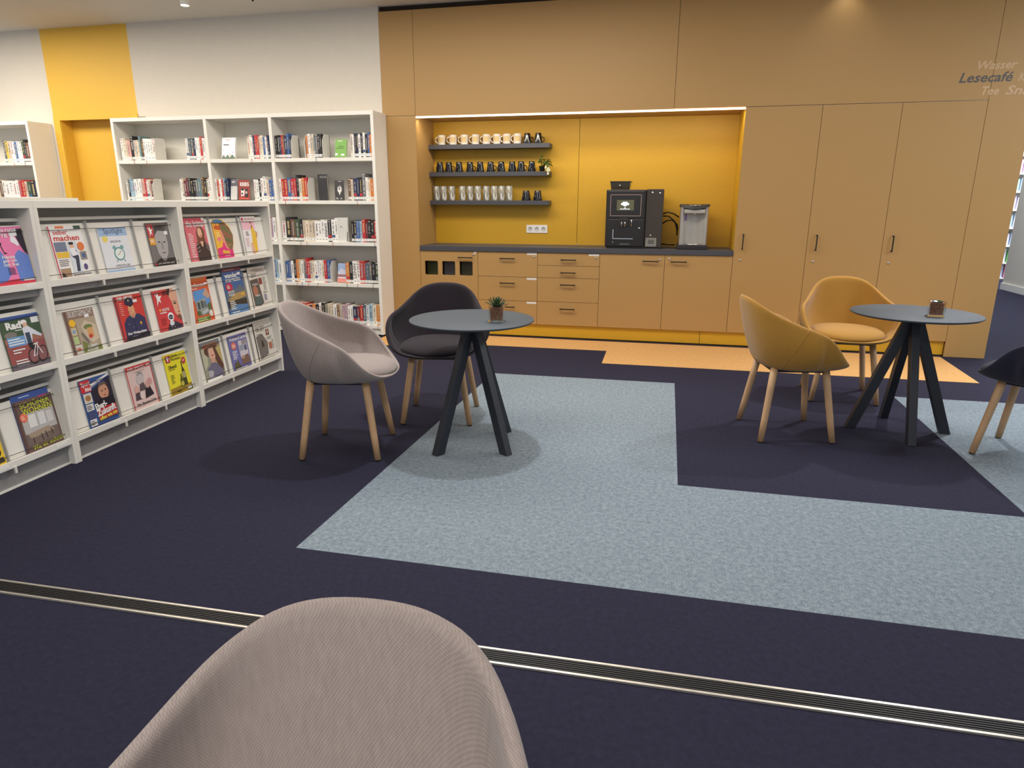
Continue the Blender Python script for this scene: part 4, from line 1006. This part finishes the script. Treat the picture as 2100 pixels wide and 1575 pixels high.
magazine(-2.244, 1, 0.222, 0.318, (72, 104, 158), [
    ('r', 0, .93, 1, 1, (124, 64, 84)), ('lines', .10, .95, .8, .98, 1, (220, 190, 190)), ('t', 'wander', .10, .79, .76, .90, WHT, .03), ('t', 'magazin', .10, .68, .88, .79, WHT, .03), ('r', .76, .83, .92, .89, WHT), ('p', [(0, .44), (.3, .58), (.5, .52), (.76, .62), (1, .52), (1, .0), (0, 0)], (104, 112, 122)), ('p', [(.0, .30), (.40, .44), (1, .46), (1, .34), (.3, .28)], (176, 146, 92)), ('r', 0, .14, 1, .30, (62, 58, 52)), ('p', [(0, 0), (1, 0), (1, .16), (.4, .20), (0, .08)], (90, 130, 176)),
    ('e', .22, .60, .18, .09, (190, 60, 84)), ('lines', .12, .56, .32, .64, 3, WHT), ('e', .84, .40, .10, .03, (214, 170, 70)), ('t', 'QUELLEN', .10, .46, .42, .51, WHT, .02), ('t', 'SCHLAU', .12, .40, .42, .45, WHT, .02), ('lines', .10, .10, .40, .30, 5, WHT), ('lines', .12, .02, .7, .06, 1, WHT)],
    'tall blue hiking magazine with a mountain lake picture, middle row')
magazine(-1.945, 1, 0.225, 0.298, (222, 216, 206), [
    ('r', .02, .86, 1, 1, (196, 186, 176)), ('p', [(.10, .93), (.4, .97), (.9, .94), (.96, .90), (.5, .88)], (150, 142, 134)), ('t', 'ZEIT', .14, .76, .46, .85, (70, 64, 62), .0), ('p', [(.06, .06), (.02, .70), (.48, .72), (.60, .10), (.40, .04)], (96, 88, 82)), ('e', .24, .42, .14, .13, (176, 120, 94)), ('p', [(.10, .06), (.12, .28), (.50, .30), (.56, .08)], (84, 100, 98)), ('t', 'wieder', .12, .56, .44, .62, WHT, .0), ('t', 'rein', .18, .28, .44, .34, WHT, .0),
    ('r', .52, .56, .70, .72, (134, 70, 62)), ('lines', .74, .40, .96, .74, 12, (150, 142, 134)), ('r', .66, .14, .82, .30, (150, 150, 170)), ('lines', .66, .32, .96, .38, 3, (150, 142, 134))],
    'folded newspaper hanging in the middle row at the rack end', spine=(150, 144, 138), th=0.006, name='newspaper', cat='newspaper')
# --- bottom row
magazine(-4.232, 2, 0.200, 0.178, (240, 200, 56), [('e', .80, .34, .14, .14, (50, 46, 40)), ('e', .80, .34, .06, .06, (236, 226, 200)), ('p', [(.6, .04), (.98, .06), (.96, .20), (.7, .2)], (70, 64, 56)), ('lines', .6, .6, .9, .8, 3, (120, 90, 40))],
    'yellow magazine at the left photo edge in the lowest row', dz=-0.004)
magazine(-3.925, 2, 0.200, 0.280, (66, 92, 160), [('lines', .2, .93, .7, .97, 1, (180, 196, 226))], 'dark blue magazine tucked behind the green-titled interiors magazine', th=0.0010, depth=0.0326, dz=0.0)
magazine(-3.921, 2, 0.205, 0.256, (112, 88, 82), [
    ('r', 0, 0, .035, 1, (92, 66, 66)), ('r', .64, .98, .86, 1, (210, 60, 120)), ('r', .08, .14, .94, .74, (186, 182, 178)), ('r', .08, .14, .94, .36, (120, 104, 96)), ('r', .24, .46, .44, .70, (226, 224, 220)), ('r', .50, .46, .68, .70, (220, 218, 216)), ('r', .72, .46, .88, .68, (212, 206, 200)), ('p', [(.12, .36), (.70, .40), (.84, .30), (.20, .26)], (166, 146, 126)), ('l', [(.24, .28), (.24, .16)], (60, 50, 46), .004), ('l', [(.46, .30), (.48, .16)], (60, 50, 46), .004), ('l', [(.58, .32), (.60, .18)], (60, 50, 46), .004), ('l', [(.74, .34), (.76, .22)], (60, 50, 46), .004),
    ('e', .15, .68, .10, .085, (232, 120, 92)), ('lines', .09, .64, .21, .72, 3, (250, 210, 190)), ('t', 'SCHÖNER', .12, .85, .90, .97, (206, 216, 70), .01), ('t', 'WOHNEN', .14, .72, .92, .84, (206, 216, 70), .01), ('t', 'Wie wir wohnen', .16, .05, .98, .14, (206, 216, 70), .01, 0, .05)],
    'brown interiors magazine with lime green title, lowest row of the left bay', dz=-0.003, depth=0.0245)
magazine(-3.550, 2, 0.196, 0.262, (60, 92, 150), [
    ('r', .0, .74, .34, .98, (206, 56, 58)), ('t', 'Sport', .04, .84, .34, .95, WHT, .03), ('t', 'Bild', .14, .76, .32, .83, WHT, .03), ('p', [(.34, .80), (1, .96), (1, 1), (.34, .88)], (240, 236, 236)), ('t', 'BOSSE-ALARM', .36, .80, .98, .90, (40, 60, 120), .03, 0, .25), ('p', [(.34, .30), (.30, .74), (.62, .84), (1, .90), (1, .16), (.40, .20)], (44, 40, 56)), ('p', [(.34, .10), (.32, .36), (1, .40), (1, .12)], (190, 50, 56)),
    ('e', .70, .66, .17, .16, (206, 150, 122)), ('p', [(.54, .74), (.60, .84), (.80, .86), (.88, .76), (.80, .80), (.62, .78)], (110, 92, 84)), ('e', .65, .68, .035, .012, (70, 50, 50)), ('e', .78, .69, .035, .012, (70, 50, 50)), ('e', .72, .58, .05, .010, (140, 70, 66)), ('p', [(.36, .44), (.50, .54), (.94, .52), (1, .44), (1, .36), (.36, .36)], (30, 30, 42)),
    ('r', .02, .52, .28, .72, (214, 206, 190)), ('e', .15, .62, .09, .06, (170, 120, 80)), ('r', .02, .36, .26, .50, (220, 216, 212)), ('r', .02, .20, .26, .34, (70, 80, 120)), ('r', .02, .04, .24, .18, (226, 222, 218)), ('lines', .04, .06, .22, .16, 3, INK), ('lines', .04, .38, .24, .48, 3, INK),
    ('t', 'Eberl-', .30, .34, .70, .47, WHT, .04, 0, .10), ('t', 'Zukunft', .30, .21, .96, .35, WHT, .04, 0, .10), ('t', 'offen wie nie', .34, .12, .96, .20, (240, 220, 90), .03, 0, .10), ('r', .10, .0, .9, .04, (50, 60, 110))],
    'sports magazine with a crowd of red and blue headlines, lowest row of the middle bay', dz=-0.006)
magazine(-3.233, 2, 0.197, 0.256, (222, 196, 190), [
    ('r', 0, 0, .03, 1, (196, 56, 60)), ('r', .97, 0, 1, 1, (196, 56, 60)), ('r', 0, .90, 1, 1, (204, 60, 62)), ('t', 'DER SPIEGEL', .08, .905, .76, .965, WHT, .02), ('r', .80, .92, .97, .96, WHT), ('e', .46, .66, .15, .14, (196, 186, 184)), ('p', [(.34, .76), (.44, .84), (.58, .82), (.62, .70), (.54, .78), (.40, .76)], (150, 146, 148)), ('p', [(.34, .40), (.40, .56), (.56, .58), (.62, .40)], (96, 84, 88)), ('e', .24, .46, .09, .09, (216, 170, 156)), ('p', [(.12, .22), (.16, .38), (.32, .40), (.36, .22)], (84, 70, 78)),
    ('p', [(.50, .20), (.56, .42), (.76, .46), (.86, .24)], (44, 40, 50)), ('e', .68, .50, .08, .08, (206, 160, 148)), ('e', .40, .30, .09, .09, (226, 206, 200)), ('e', .80, .56, .09, .08, (206, 150, 150)), ('l', [(.3, .84), (.7, .86)], (120, 100, 100), .002), ('t', 'Der Epstein-Club', .12, .07, .88, .15, INK, .02)],
    'pale pink news magazine with red border and several faces, lowest row', dz=-0.004)
magazine(-2.925, 2, 0.194, 0.258, (226, 214, 52), [
    ('r', 0, 0, 1, .18, (166, 136, 40)), ('p', [(.0, .0), (.0, .16), (.5, .20), (1, .16), (1, .0)], (156, 128, 46)), ('r', .06, .80, .26, .97, (176, 44, 62)), ('r', .13, .83, .18, .95, WHT), ('r', .10, .885, .23, .915, WHT), ('t', 'Stiftung', .26, .90, .60, .97, (60, 60, 40), .01), ('t', 'Warentest', .28, .82, .74, .89, (60, 60, 40), .01), ('t', 'Olivenöl', .10, .64, .48, .73, (50, 52, 30), .02), ('lines', .10, .60, .46, .63, 1, (80, 80, 40)), ('lines', .12, .28, .30, .50, 7, (110, 110, 40)),
    ('p', [(.66, .16), (.66, .50), (.70, .62), (.70, .76), (.74, .76), (.74, .62), (.80, .50), (.82, .16)], (62, 66, 34)), ('r', .67, .34, .79, .50, (170, 164, 120)), ('p', [(.50, .14), (.50, .32), (.56, .40), (.56, .46), (.61, .46), (.61, .40), (.66, .32), (.66, .14)], (90, 92, 34)), ('e', .58, .22, .07, .06, (190, 180, 80)), ('e', .84, .76, .09, .085, (190, 50, 50)), ('lines', .79, .73, .90, .79, 2, WHT), ('r', .78, .0, 1, .10, (96, 92, 50)), ('r', .76, .05, .94, .11, WHT), ('t', 'MÄRZ', .28, .05, .46, .11, (60, 52, 20), .01)],
    'lime yellow magazine with olive oil bottles, lowest row beside the pink one', dz=-0.002)
magazine(-2.578, 2, 0.200, 0.262, (150, 150, 132), [
    ('r', 0, .86, 1, 1, (120, 128, 134)), ('p', [(.0, .3), (0, .84), (.3, .86), (.2, .4)], (186, 186, 160)), ('p', [(.6, .3), (.96, .3), (1, .8), (.7, .86)], (190, 170, 110)), ('p', [(.14, .80), (.30, .92), (.70, .94), (.86, .82), (.74, .78), (.98, .30), (.90, .12), (.74, .24), (.60, .60), (.46, .84), (.34, .80), (.30, .60), (.14, .70)], (96, 66, 58)), ('p', [(.0, .84), (.2, .94), (.76, .96), (.98, .84), (.60, .88), (.30, .84)], (150, 110, 86)),
    ('p', [(.36, .56), (.36, .80), (.60, .82), (.66, .58), (.56, .46)], (222, 172, 150)), ('e', .52, .62, .06, .018, (170, 76, 76)), ('p', [(.40, .40), (.40, .56), (.58, .54), (.60, .38)], (210, 160, 138)), ('p', [(.12, .0), (.16, .32), (.40, .44), (.62, .42), (.88, .20), (.92, 0)], (110, 108, 132)), ('lines', .14, .06, .44, .26, 6, WHT), ('t', 'fit', .14, .84, .26, .92, (190, 60, 60), .02), ('r', .0, -.0, .8, .045, WHT)],
    'magazine with a long-haired person in a grey top, lowest row of the right bay', dz=0.0)
magazine(-2.272, 2, 0.215, 0.245, (112, 112, 170), [
    ('t', 'Wohnen & Garten', .05, .84, .98, .95, WHT, .02), ('r', .48, .30, .94, .80, (206, 200, 210)), ('e', .22, .70, .13, .11, (222, 120, 96)), ('lines', .14, .65, .30, .75, 3, WHT), ('r', .66, .66, .92, .80, (150, 146, 150)), ('r', .50, .50, .74, .66, (150, 160, 176)), ('r', .76, .48, .90, .64, (90, 100, 126)), ('p', [(.48, .10), (.50, .32), (.90, .36), (.96, .10)], (126, 100, 84)), ('p', [(.05, .02), (.08, .20), (.30, .26), (.42, .04)], (96, 90, 70)), ('lines', .08, .30, .36, .56, 7, WHT), ('e', .60, .30, .10, .05, (180, 150, 130)), ('lines', .1, .0, .9, .035, 1, WHT)],
    'lilac home and garden magazine in the lowest row of the right bay', dz=0.004)
magazine(-1.943, 2, 0.232, 0.285, (214, 210, 200), [
    ('r', .02, .88, 1, 1, (186, 180, 172)), ('t', 'DIE ZEIT', .10, .74, .58, .86, (50, 48, 46), .0), ('p', [(.08, .0), (.04, .62), (.40, .66), (.62, .40), (.56, .08)], (116, 112, 108)), ('p', [(.26, .30), (.28, .48), (.36, .50), (.42, .32)], (64, 60, 60)), ('r', .62, .58, .80, .74, (116, 80, 72)), ('e', .71, .67, .04, .05, (200, 170, 150)), ('lines', .62, .46, .96, .54, 3, (120, 114, 108)), ('r', .66, .20, .84, .38, (176, 110, 90)), ('lines', .86, .18, .98, .44, 9, (130, 124, 118)), ('lines', .10, .64, .4, .68, 1, (120, 114, 108))],
    'folded newspaper with a grey photograph in the lowest row at the rack end', spine=(60, 56, 56), th=0.006, name='newspaper', cat='newspaper', dz=0.008)

# ------------------------------------------------------------------ white bookcases
YB0, YB1 = -0.300, -0.004
BZ = [1.711, 1.317, 0.923, 0.520, 0.109]
def bookcase(x0, x1, divs, label):
    r = empty('bookcase', ((x0 + x1) / 2, -0.15, 0), label=label, cat='bookcase', group='tall white bookcases along the back wall')
    cx = (x0 + x1) / 2
    def b(nm, a, c, d, e, f, g, mm=WSTEEL, bv=0.001): return bx(nm, a - cx, c - cx, d + 0.15, e + 0.15, f, g, mm, r, bv)
    s = 0.030
    b('side_panel', x0, x0 + s, YB0, YB1, 0.016, 2.082); b('side_panel', x1 - s, x1, YB0, YB1, 0.016, 2.082)
    b('top_panel', x0, x1, YB0, YB1, 2.0825, 2.118)
    b('back_panel', x0 + s, x1 - s, YB1 - 0.010, YB1, 0.016, 2.082, WBACK, 0)
    b('base_foot', x0 + 0.02, x1 - 0.02, YB0 + 0.03, YB1, 0.0, 0.016, BLKM, 0)
    xs = [x0 + s] + [v for d in divs for v in (d - 0.017, d + 0.017)] + [x1 - s]
    for d in divs: b('divider_panel', d - 0.0165, d + 0.0165, YB0, YB1 - 0.011, 0.016, 2.082)
    for i in range(0, len(xs), 2):
        for z in BZ: b('shelf', xs[i], xs[i + 1], YB0 + 0.003, YB1 - 0.011, z - 0.034, z)
        b('kick_panel', xs[i], xs[i + 1], YB0 + 0.015, YB0 + 0.027, 0.016, 0.07, WSTEEL, 0)
bookcase(-3.175, -0.302, [-2.085, -1.372], 'wide white bookcase with three bays between the yellow door and the wooden cabinets')
bookcase(-5.30, -4.205, [], 'white bookcase cut off by the left photo edge, left of the yellow door')

PAL = dict(w=(238, 234, 228), c=(226, 214, 190), e=(206, 190, 168), k=(40, 38, 40), g=(110, 110, 112), n=(44, 52, 84), b=(70, 104, 160), l=(158, 186, 200), t=(98, 128, 132), r=(190, 52, 54), m=(110, 46, 54),
           o=(214, 126, 56), y=(222, 190, 80), v=(168, 140, 160), p=(214, 164, 152), u=(112, 82, 62), G=(66, 84, 62), L=(146, 190, 100), s=(84, 98, 112))
NAM = dict(w='white', c='cream', e='beige', k='black', g='grey', n='navy', b='blue', l='pale blue', t='grey-green', r='red', m='maroon', o='orange', y='yellow', v='mauve', p='salmon', u='brown', G='dark green', L='light green', s='slate')
def bmat(ch): return mat('book_cover', PAL[ch], 0.45, noise=0.04, scale=60)
BACK = -0.285
def book(x, z, t, h, d, ch, label, group, rng, title=None, yf=-0.272, ribbon=False):
    o = MB(); m = bmat(ch); c = 0.0016
    o.box(-t / 2 + .0004, t / 2 - .0004, 0, c, 0, h, m); o.box(-t / 2 + .0004, -t / 2 + .0004 + c, c, d, 0, h, m); o.box(t / 2 - .0004 - c, t / 2 - .0004, c, d, 0, h, m)
    r = o.build('book', None, 0, (x, yf, z + 0.0005))
    tag(r, label, 'book', group)
    MB().box(-t / 2 + .0004 + c, t / 2 - .0004 - c, c, d - 0.004, 0.003, h - 0.003, PAGES).build('page_block', r)
    tt = MB().box(-t / 2 + .0006, t / 2 - .0006, -0.0006, 0, 0.010, 0.034, STICK)
    if t > 0.012: tt.box(-t * .22, t * .22, -0.0010, -0.0006, 0.018, 0.026, mat('label_print', (150, 148, 146)))
    tt.build('spine_label', r)
    dark = ch in 'kgnbrmuGsvot'
    tm = paper(rng.choice([(206, 200, 188), (170, 164, 156), (214, 190, 130)])) if dark else paper(rng.choice([(96, 92, 96), (170, 80, 78), (96, 110, 144), (140, 134, 128), (150, 140, 120)]))
    q = MB()
    if title: spine_text(q, title, 0, t * 0.72, h * 0.24, h * 0.90, -0.0008, tm, True, 0.03)
    else:
        zz = h * rng.uniform(0.82, 0.90); w = t * rng.uniform(0.24, 0.40); lim = h * rng.uniform(0.24, 0.5)
        while zz > lim:                              # rows of letters too small to read
            a = rng.uniform(0.004, 0.010)
            q.box(-w / 2, w / 2, -0.0009, -0.0002, zz - a * 0.7, zz, tm); zz -= a * 1.05
            if rng.random() < 0.12: zz -= 0.012
        if rng.random() < 0.3: q.box(-t * .3, t * .3, -0.0009, -0.0002, h - 0.016, h - 0.008, tm)
        if rng.random() < 0.15: q.box(-t * .44, t * .44, -0.0007, -0.0001, h * .10 + .02, h * .22 + .02, paper(rng.choice([(150, 150, 152), (190, 60, 60), (70, 96, 140)])))
    q.build('spine_title', r)
    if ribbon:
        rc = rng.choice([(150, 50, 50), (60, 40, 40), (170, 90, 50), (50, 60, 110)])
        MB().box(-0.0018, 0.0018, -0.032, -0.0005, 0.0005, 0.0012, paper(rc)).box(-0.0018, 0.0018, -0.033, -0.0322, -0.052, 0.0012, paper(rc)).build('ribbon', r)
    return r
RN = ['top', 'second', 'third', 'fourth', 'lowest']
SHELFCOUNT = {}
def row(bay, r, x0, x1, codes, titles={}, tall=(), h0=0.205, bend=None, rib=(), short=(), wmul={}):
    """fill x0..x1 with one book per letter"""
    rng = random.Random(hash((len(bay), r, codes)) if False else (len(bay) * 131 + r * 17 + len(codes) * 7 + ord(codes[0])))
    n = len(codes); ws = [rng.uniform(0.75, 1.3) * wmul.get(i, 1) for i in range(n)]; tot = sum(ws); x = x0
    for i, ch in enumerate(codes):
        t = (x1 - x0) * ws[i] / tot
        h = h0 + rng.uniform(-0.014, 0.014)
        if i in tall: h += 0.030
        if i in short: h -= 0.03
        k = SHELFCOUNT.get((bay, r), 0); SHELFCOUNT[(bay, r)] = k + 1
        hl = 'tall ' if i in tall else ('slim ' if t < 0.018 else ('thick ' if t > 0.034 else ''))
        pos = ORD[k] if k == 0 else ORD[k] + ' from left'
        book(x + t / 2, BZ[r], t, h, rng.uniform(0.135, 0.165), ch, f'{hl}{NAM[ch]} book, {pos}, {RN[r]} shelf of the {bay}', f'books on the {RN[r]} shelf of the {bay}', rng, titles.get(i), -0.272 + rng.uniform(0, .006), i in rib)
        x += t
def bookend(x, r, label, fwd=False):
    e = MB(); z = BZ[r] + 0.0004
    e.prism([(-0.285, 0.0), (-0.145, 0.0), (-0.145, 0.215), (-0.245, 0.215), (-0.285, 0.150)], -0.0012, 0.0012, WBACK, Matrix(((0, 0, 1, x), (1, 0, 0, 0), (0, 1, 0, z), (0, 0, 0, 1))))
    e.box(x - (0.055 if fwd else 0), x + (0 if fwd else 0.055), -0.270, -0.150, z + 0.0002, z + 0.0016, WBACK)
    tag(e.build('bookend'), label, 'bookend', 'metal bookends in the white bookcases')
BL, BM, BR_, BF = 'left bay', 'middle bay', 'right bay', 'far left bookcase'
row(BL, 0, -3.120, -2.715, 'wceppkeectuwwwww', tall=(5, 9), rib=(6, 12))
bookend(-2.705, 0, 'metal bookend supporting white books, top shelf left bay')
row(BL, 0, -2.350, -2.112, 'wssnwwrww', rib=(6,))
row(BM, 0, -1.655, -1.395, 'cwwnrrecbwnn', rib=(2,))
row(BR_, 0, -1.350, -1.185, 'kknrunbn', tall=(6,), short=())
bookend(-1.172, 0, 'metal bookend beside the black and navy books, top shelf right bay')
row(BR_, 0, -1.020, -0.855, 'owecsgkk', rib=(5,))
bookend(-1.030, 0, 'metal bookend left of the orange book, top shelf right bay', True)
bookend(-0.842, 0, 'metal bookend beside the slate books, top shelf right bay')
row(BR_, 0, -0.560, -0.338, 'ewknwkwkbo')
row(BL, 1, -3.120, -2.800, 'wkllwwwprwem', rib=(10,))
bookend(-2.790, 1, 'metal bookend in the left bay, second shelf')
row(BL, 1, -2.470, -2.110, 'wcmmkkkgttukcw', tall=(10,))
row(BM, 1, -2.064, -1.915, 'wrwrlnn')
row(BM, 1, -1.625, -1.396, 'wwkwwcbb', tall=(4,))
row(BR_, 1, -1.350, -1.040, 'wrrbrrkcor', tall=(6,), rib=(2,))
bookend(-1.030, 1, 'metal bookend beside the red books, second shelf right bay')
row(BR_, 1, -0.610, -0.340, 'uennkgwco', tall=(5,), rib=(3,))
row(BM, 2, -1.52, -1.392, 'vvwe', h0=0.23)
row(BR_, 2, -1.350, -0.745, 'wkuGkeceewwwwkww', titles={12: 'BONAPARTE'}, tall=(1, 15), h0=0.205, rib=(4, 6, 14), wmul={0: 1.2, 1: 1.4, 2: 1.5, 3: 1.5, 12: 1.3, 13: 1.3, 14: 1.3})
row(BR_, 2, -0.600, -0.338, 'kkblrmkkr', rib=(8,))
row(BM, 3, -1.52, -1.392, 'kblw', h0=0.215)
row(BR_, 3, -1.350, -0.860, 'bbwkocwgrrecwwwcrb', tall=(8,), h0=0.21, rib=(4, 6, 9, 13))
bookend(-0.850, 3, 'metal bookend beside the blue book, fourth shelf right bay')
row(BR_, 3, -0.690, -0.340, 'okwwrrsgkG', titles={2: 'LENIN', 4: 'Staatsfeind'}, rib=(0, 3, 8), h0=0.21, wmul={4: 1.3, 5: .7, 2: 1.2, 3: 1.1})
row(BM, 4, -1.52, -1.392, 'kwwk', h0=0.18)
row(BR_, 4, -1.350, -0.340, 'gwrpromokwkgecwuevvwwnmrswlco', h0=0.19, tall=(26,), rib=(23, 28))
row(BF, 0, -4.610, -4.245, 'syewwbwwGkup', tall=(8, 9), rib=(4, 9))
row(BF, 1, -5.00, -4.245, 'rwgwyeuwwwwwrreGkn', rib=(13,))
# face-out display books on the shelves
def display_book(x, r, Wd, H, base, ops, label, rz=0.0, th=0.02, tilt=-0.22, y=-0.265):
    e = empty('display_book', (x, y, BZ[r] + 0.001 + th * abs(math.sin(tilt))), (tilt, 0, rz), label, 'book', 'books displayed face out in the white bookcase')
    b = MB(); m = paper(base)
    b.box(-Wd / 2, Wd / 2, 0, 0.002, 0, H, m); b.box(-Wd / 2, Wd / 2, th - 0.002, th, 0, H, m); b.box(-Wd / 2, -Wd / 2 + 0.002, 0.002, th - 0.002, 0, H, m); b.build('book_cover', e)
    MB().box(-Wd / 2 + 0.002, Wd / 2 - 0.003, 0.002, th - 0.002, 0.002, H - 0.002, PAGES).build('page_block', e)
    cover(e, Wd, H, ops)
display_book(-1.885, 0, 0.150, 0.205, (226, 232, 240), [('lines', .25, .86, .8, .93, 1, (200, 150, 110)), ('lines', .12, .60, .85, .72, 1, (110, 104, 110)), ('p', [(0, .0), (.1, .18), (.3, .06), (.45, .2), (.6, .05), (.8, .2), (1, .04), (1, 0)], (90, 110, 90)), ('e', .18, .14, .05, .04, (200, 130, 120)), ('e', .62, .16, .05, .04, (210, 180, 90)), ('e', .84, .30, .04, .03, (150, 160, 190)), ('e', .1, .4, .03, .03, (160, 180, 170))], 'white book with small flowers standing face out on the top shelf')
display_book(-0.672, 0, 0.115, 0.165, (118, 172, 74), [('lines', .2, .88, .8, .95, 1, WHT), ('r', .30, .56, .74, .64, (84, 132, 56)), ('lines', .1, .46, .9, .54, 1, (60, 100, 44)), ('r', .02, .10, .24, .22, WHT), ('r', .55, .08, .85, .18, WHT)], 'green book standing face out on the top shelf of the right bay')
display_book(-1.748, 1, 0.105, 0.195, (150, 50, 44), [('t', 'KRIEG', .16, .68, .96, .88, WHT, .03), ('p', [(.20, .16), (.22, .50), (.40, .60), (.56, .48), (.50, .20)], (226, 214, 206)), ('e', .36, .52, .14, .07, (40, 34, 36)), ('p', [(.55, .06), (.60, .50), (.80, .58), (.86, .08)], (40, 34, 36)), ('r', .62, .30, .76, .42, (214, 200, 190)), ('e', .32, .30, .08, .05, (50, 40, 42)), ('r', .0, .02, .9, .10, (206, 80, 60))], 'dark red war book standing face out and leaning on the second shelf', rz=0.38, th=0.032)
display_book(-0.705, 1, 0.088, 0.185, (44, 40, 42), [('lines', .4, .93, .8, .97, 1, WHT), ('p', [(.5, .30), (.28, .46), (.34, .66), (.56, .74), (.74, .62), (.72, .44)], (224, 220, 212)), ('e', .5, .56, .12, .03, (44, 40, 42)), ('e', .5, .66, .10, .03, (44, 40, 42)), ('p', [(.5, .22), (.42, .34), (.58, .34)], (224, 220, 212)), ('lines', .12, .02, .4, .12, 2, WHT), ('lines', .55, .03, .85, .10, 1, WHT)], 'black book with white emblem standing face out on the second shelf', rz=0.42, th=0.030)
display_book(-1.868, 1, 0.076, 0.205, (100, 96, 104), [('r', .05, .0, .95, .66, (206, 204, 200)), ('lines', .15, .80, .85, .92, 2, WHT)], 'grey book turned face out behind a bookend in the middle bay', rz=0.1, th=0.025)
display_book(-0.918, 1, 0.10, 0.245, (58, 56, 58), [('t', 'EPOCHE', .25, .86, .92, .94, (190, 186, 180), .0)], 'tall dark book turned face out behind the red books, second shelf', y=-0.19, th=0.02, tilt=0)
display_book(-0.695, 2, 0.108, 0.232, (216, 214, 206), [('e', .35, .60, .10, .05, (110, 108, 104)), ('e', .35, .57, .08, .045, (216, 214, 206)), ('p', [(.85, .02), (.98, .02), (.98, .40), (.90, .44)], (120, 118, 112))], 'pale grey book turned face out at the end of the long row, third shelf', th=0.02, tilt=0)
display_book(-0.742, 3, 0.098, 0.190, (196, 198, 214), [('p', [(0, .55), (.4, .75), (1, .6), (1, 1), (0, 1)], (150, 170, 206)), ('r', 0, .30, 1, .42, (150, 104, 110)), ('p', [(0, 0), (0, .22), (.5, .3), (1, .14), (1, 0)], (222, 140, 128)), ('lines', .2, .2, .8, .28, 1, WHT)], 'pale blue and pink book standing face out on the fourth shelf')

# ------------------------------------------------------------------ far shelving seen past the end of the cabinet wall
fs_ = empty('far_bookcase', (8.4, 7.256, 0), label='bright white bookcase far behind, seen past the right end of the wooden wall', cat='bookcase')
bx('side_panel', -0.84, -0.80, 0, 0.35, 0, 2.3, WSTEEL, fs_); bx('side_panel', 0.9, 0.94, 0, 0.35, 0, 2.3, WSTEEL, fs_); bx('back_panel', -0.80, 0.9, 0.33, 0.35, 0, 2.3, WSTEEL, fs_)
FZ = [0.02, 0.294, 0.593, 0.904, 1.211, 1.517, 1.820, 2.12]
for z in FZ: bx('shelf', -0.80, 0.9, 0, 0.33, z - 0.03 if z > 0.1 else 0, z, WSTEEL, fs_)
FN = ['lowest', 'second lowest', 'third lowest', 'middle', 'third highest', 'second highest', 'highest']
FC = [(186, 206, 236), (226, 230, 240), (232, 232, 242), (176, 204, 232), (206, 190, 222), (150, 200, 196), (224, 150, 180), (120, 196, 110)]
for zi in range(7):
    for k in range(4):
        c = FC[(zi + k * 3) % 8] if k != 1 else FC[zi]
        r_ = tag(bx('book', -0.105, 0.105, 0, 0.05, 0, 0.20 + 0.02 * ((zi + k) % 3), paper(c)), f'book standing face out on the {FN[zi]} board of the far bookcase, {["leftmost", "second from left", "third from left", "fourth from left"][k]}', 'book', 'books on the far bookcase')
        r_.location = (7.96 + 0.235 * k, 7.30, FZ[zi] + 0.0006)
        q = MB(); q.box(-0.05, 0.05, -0.001, 0, 0.12, 0.17, paper([(90, 90, 130), (90, 150, 150), (170, 90, 130), (240, 240, 244)][(zi + k) % 4])); q.build('cover_picture', r_)

# ------------------------------------------------------------------ ceiling lamps in view
def lamp(x, y, z, r, L, label, tiltx=0.0):
    e = empty('ceiling_spotlight', (x, y, 3.052), label=label, cat='ceiling light', group='small cylindrical ceiling spotlights')
    MB().lathe([(0.008, z + L - 3.052), (0.008, 0.0)], WSTEEL, 12).build('stem', e)
    MB().lathe([(r, z - 3.052), (r, z + L - 3.052), (0, z + L - 3.052)], WSTEEL, 28).build('lamp_body', e)
    MB().lathe([(0, z - 3.050), (r * 0.92, z - 3.050), (r * 0.92, z - 3.052), (0, z - 3.052)], LAMPG, 28).build('lamp_glass', e)
lamp(-1.79, -0.78, 2.945, 0.036, 0.10, 'white cylinder spotlight hanging from the ceiling above the left bookcase')
tag(MB().lathe([(0.009, 2.955), (0.009, 3.052)], BLKM, 12, Matrix.Translation((-1.16, -0.73, 0))).build('ceiling_rod'), 'thin dark rod hanging from the ceiling above the bookcase', 'ceiling fitting')
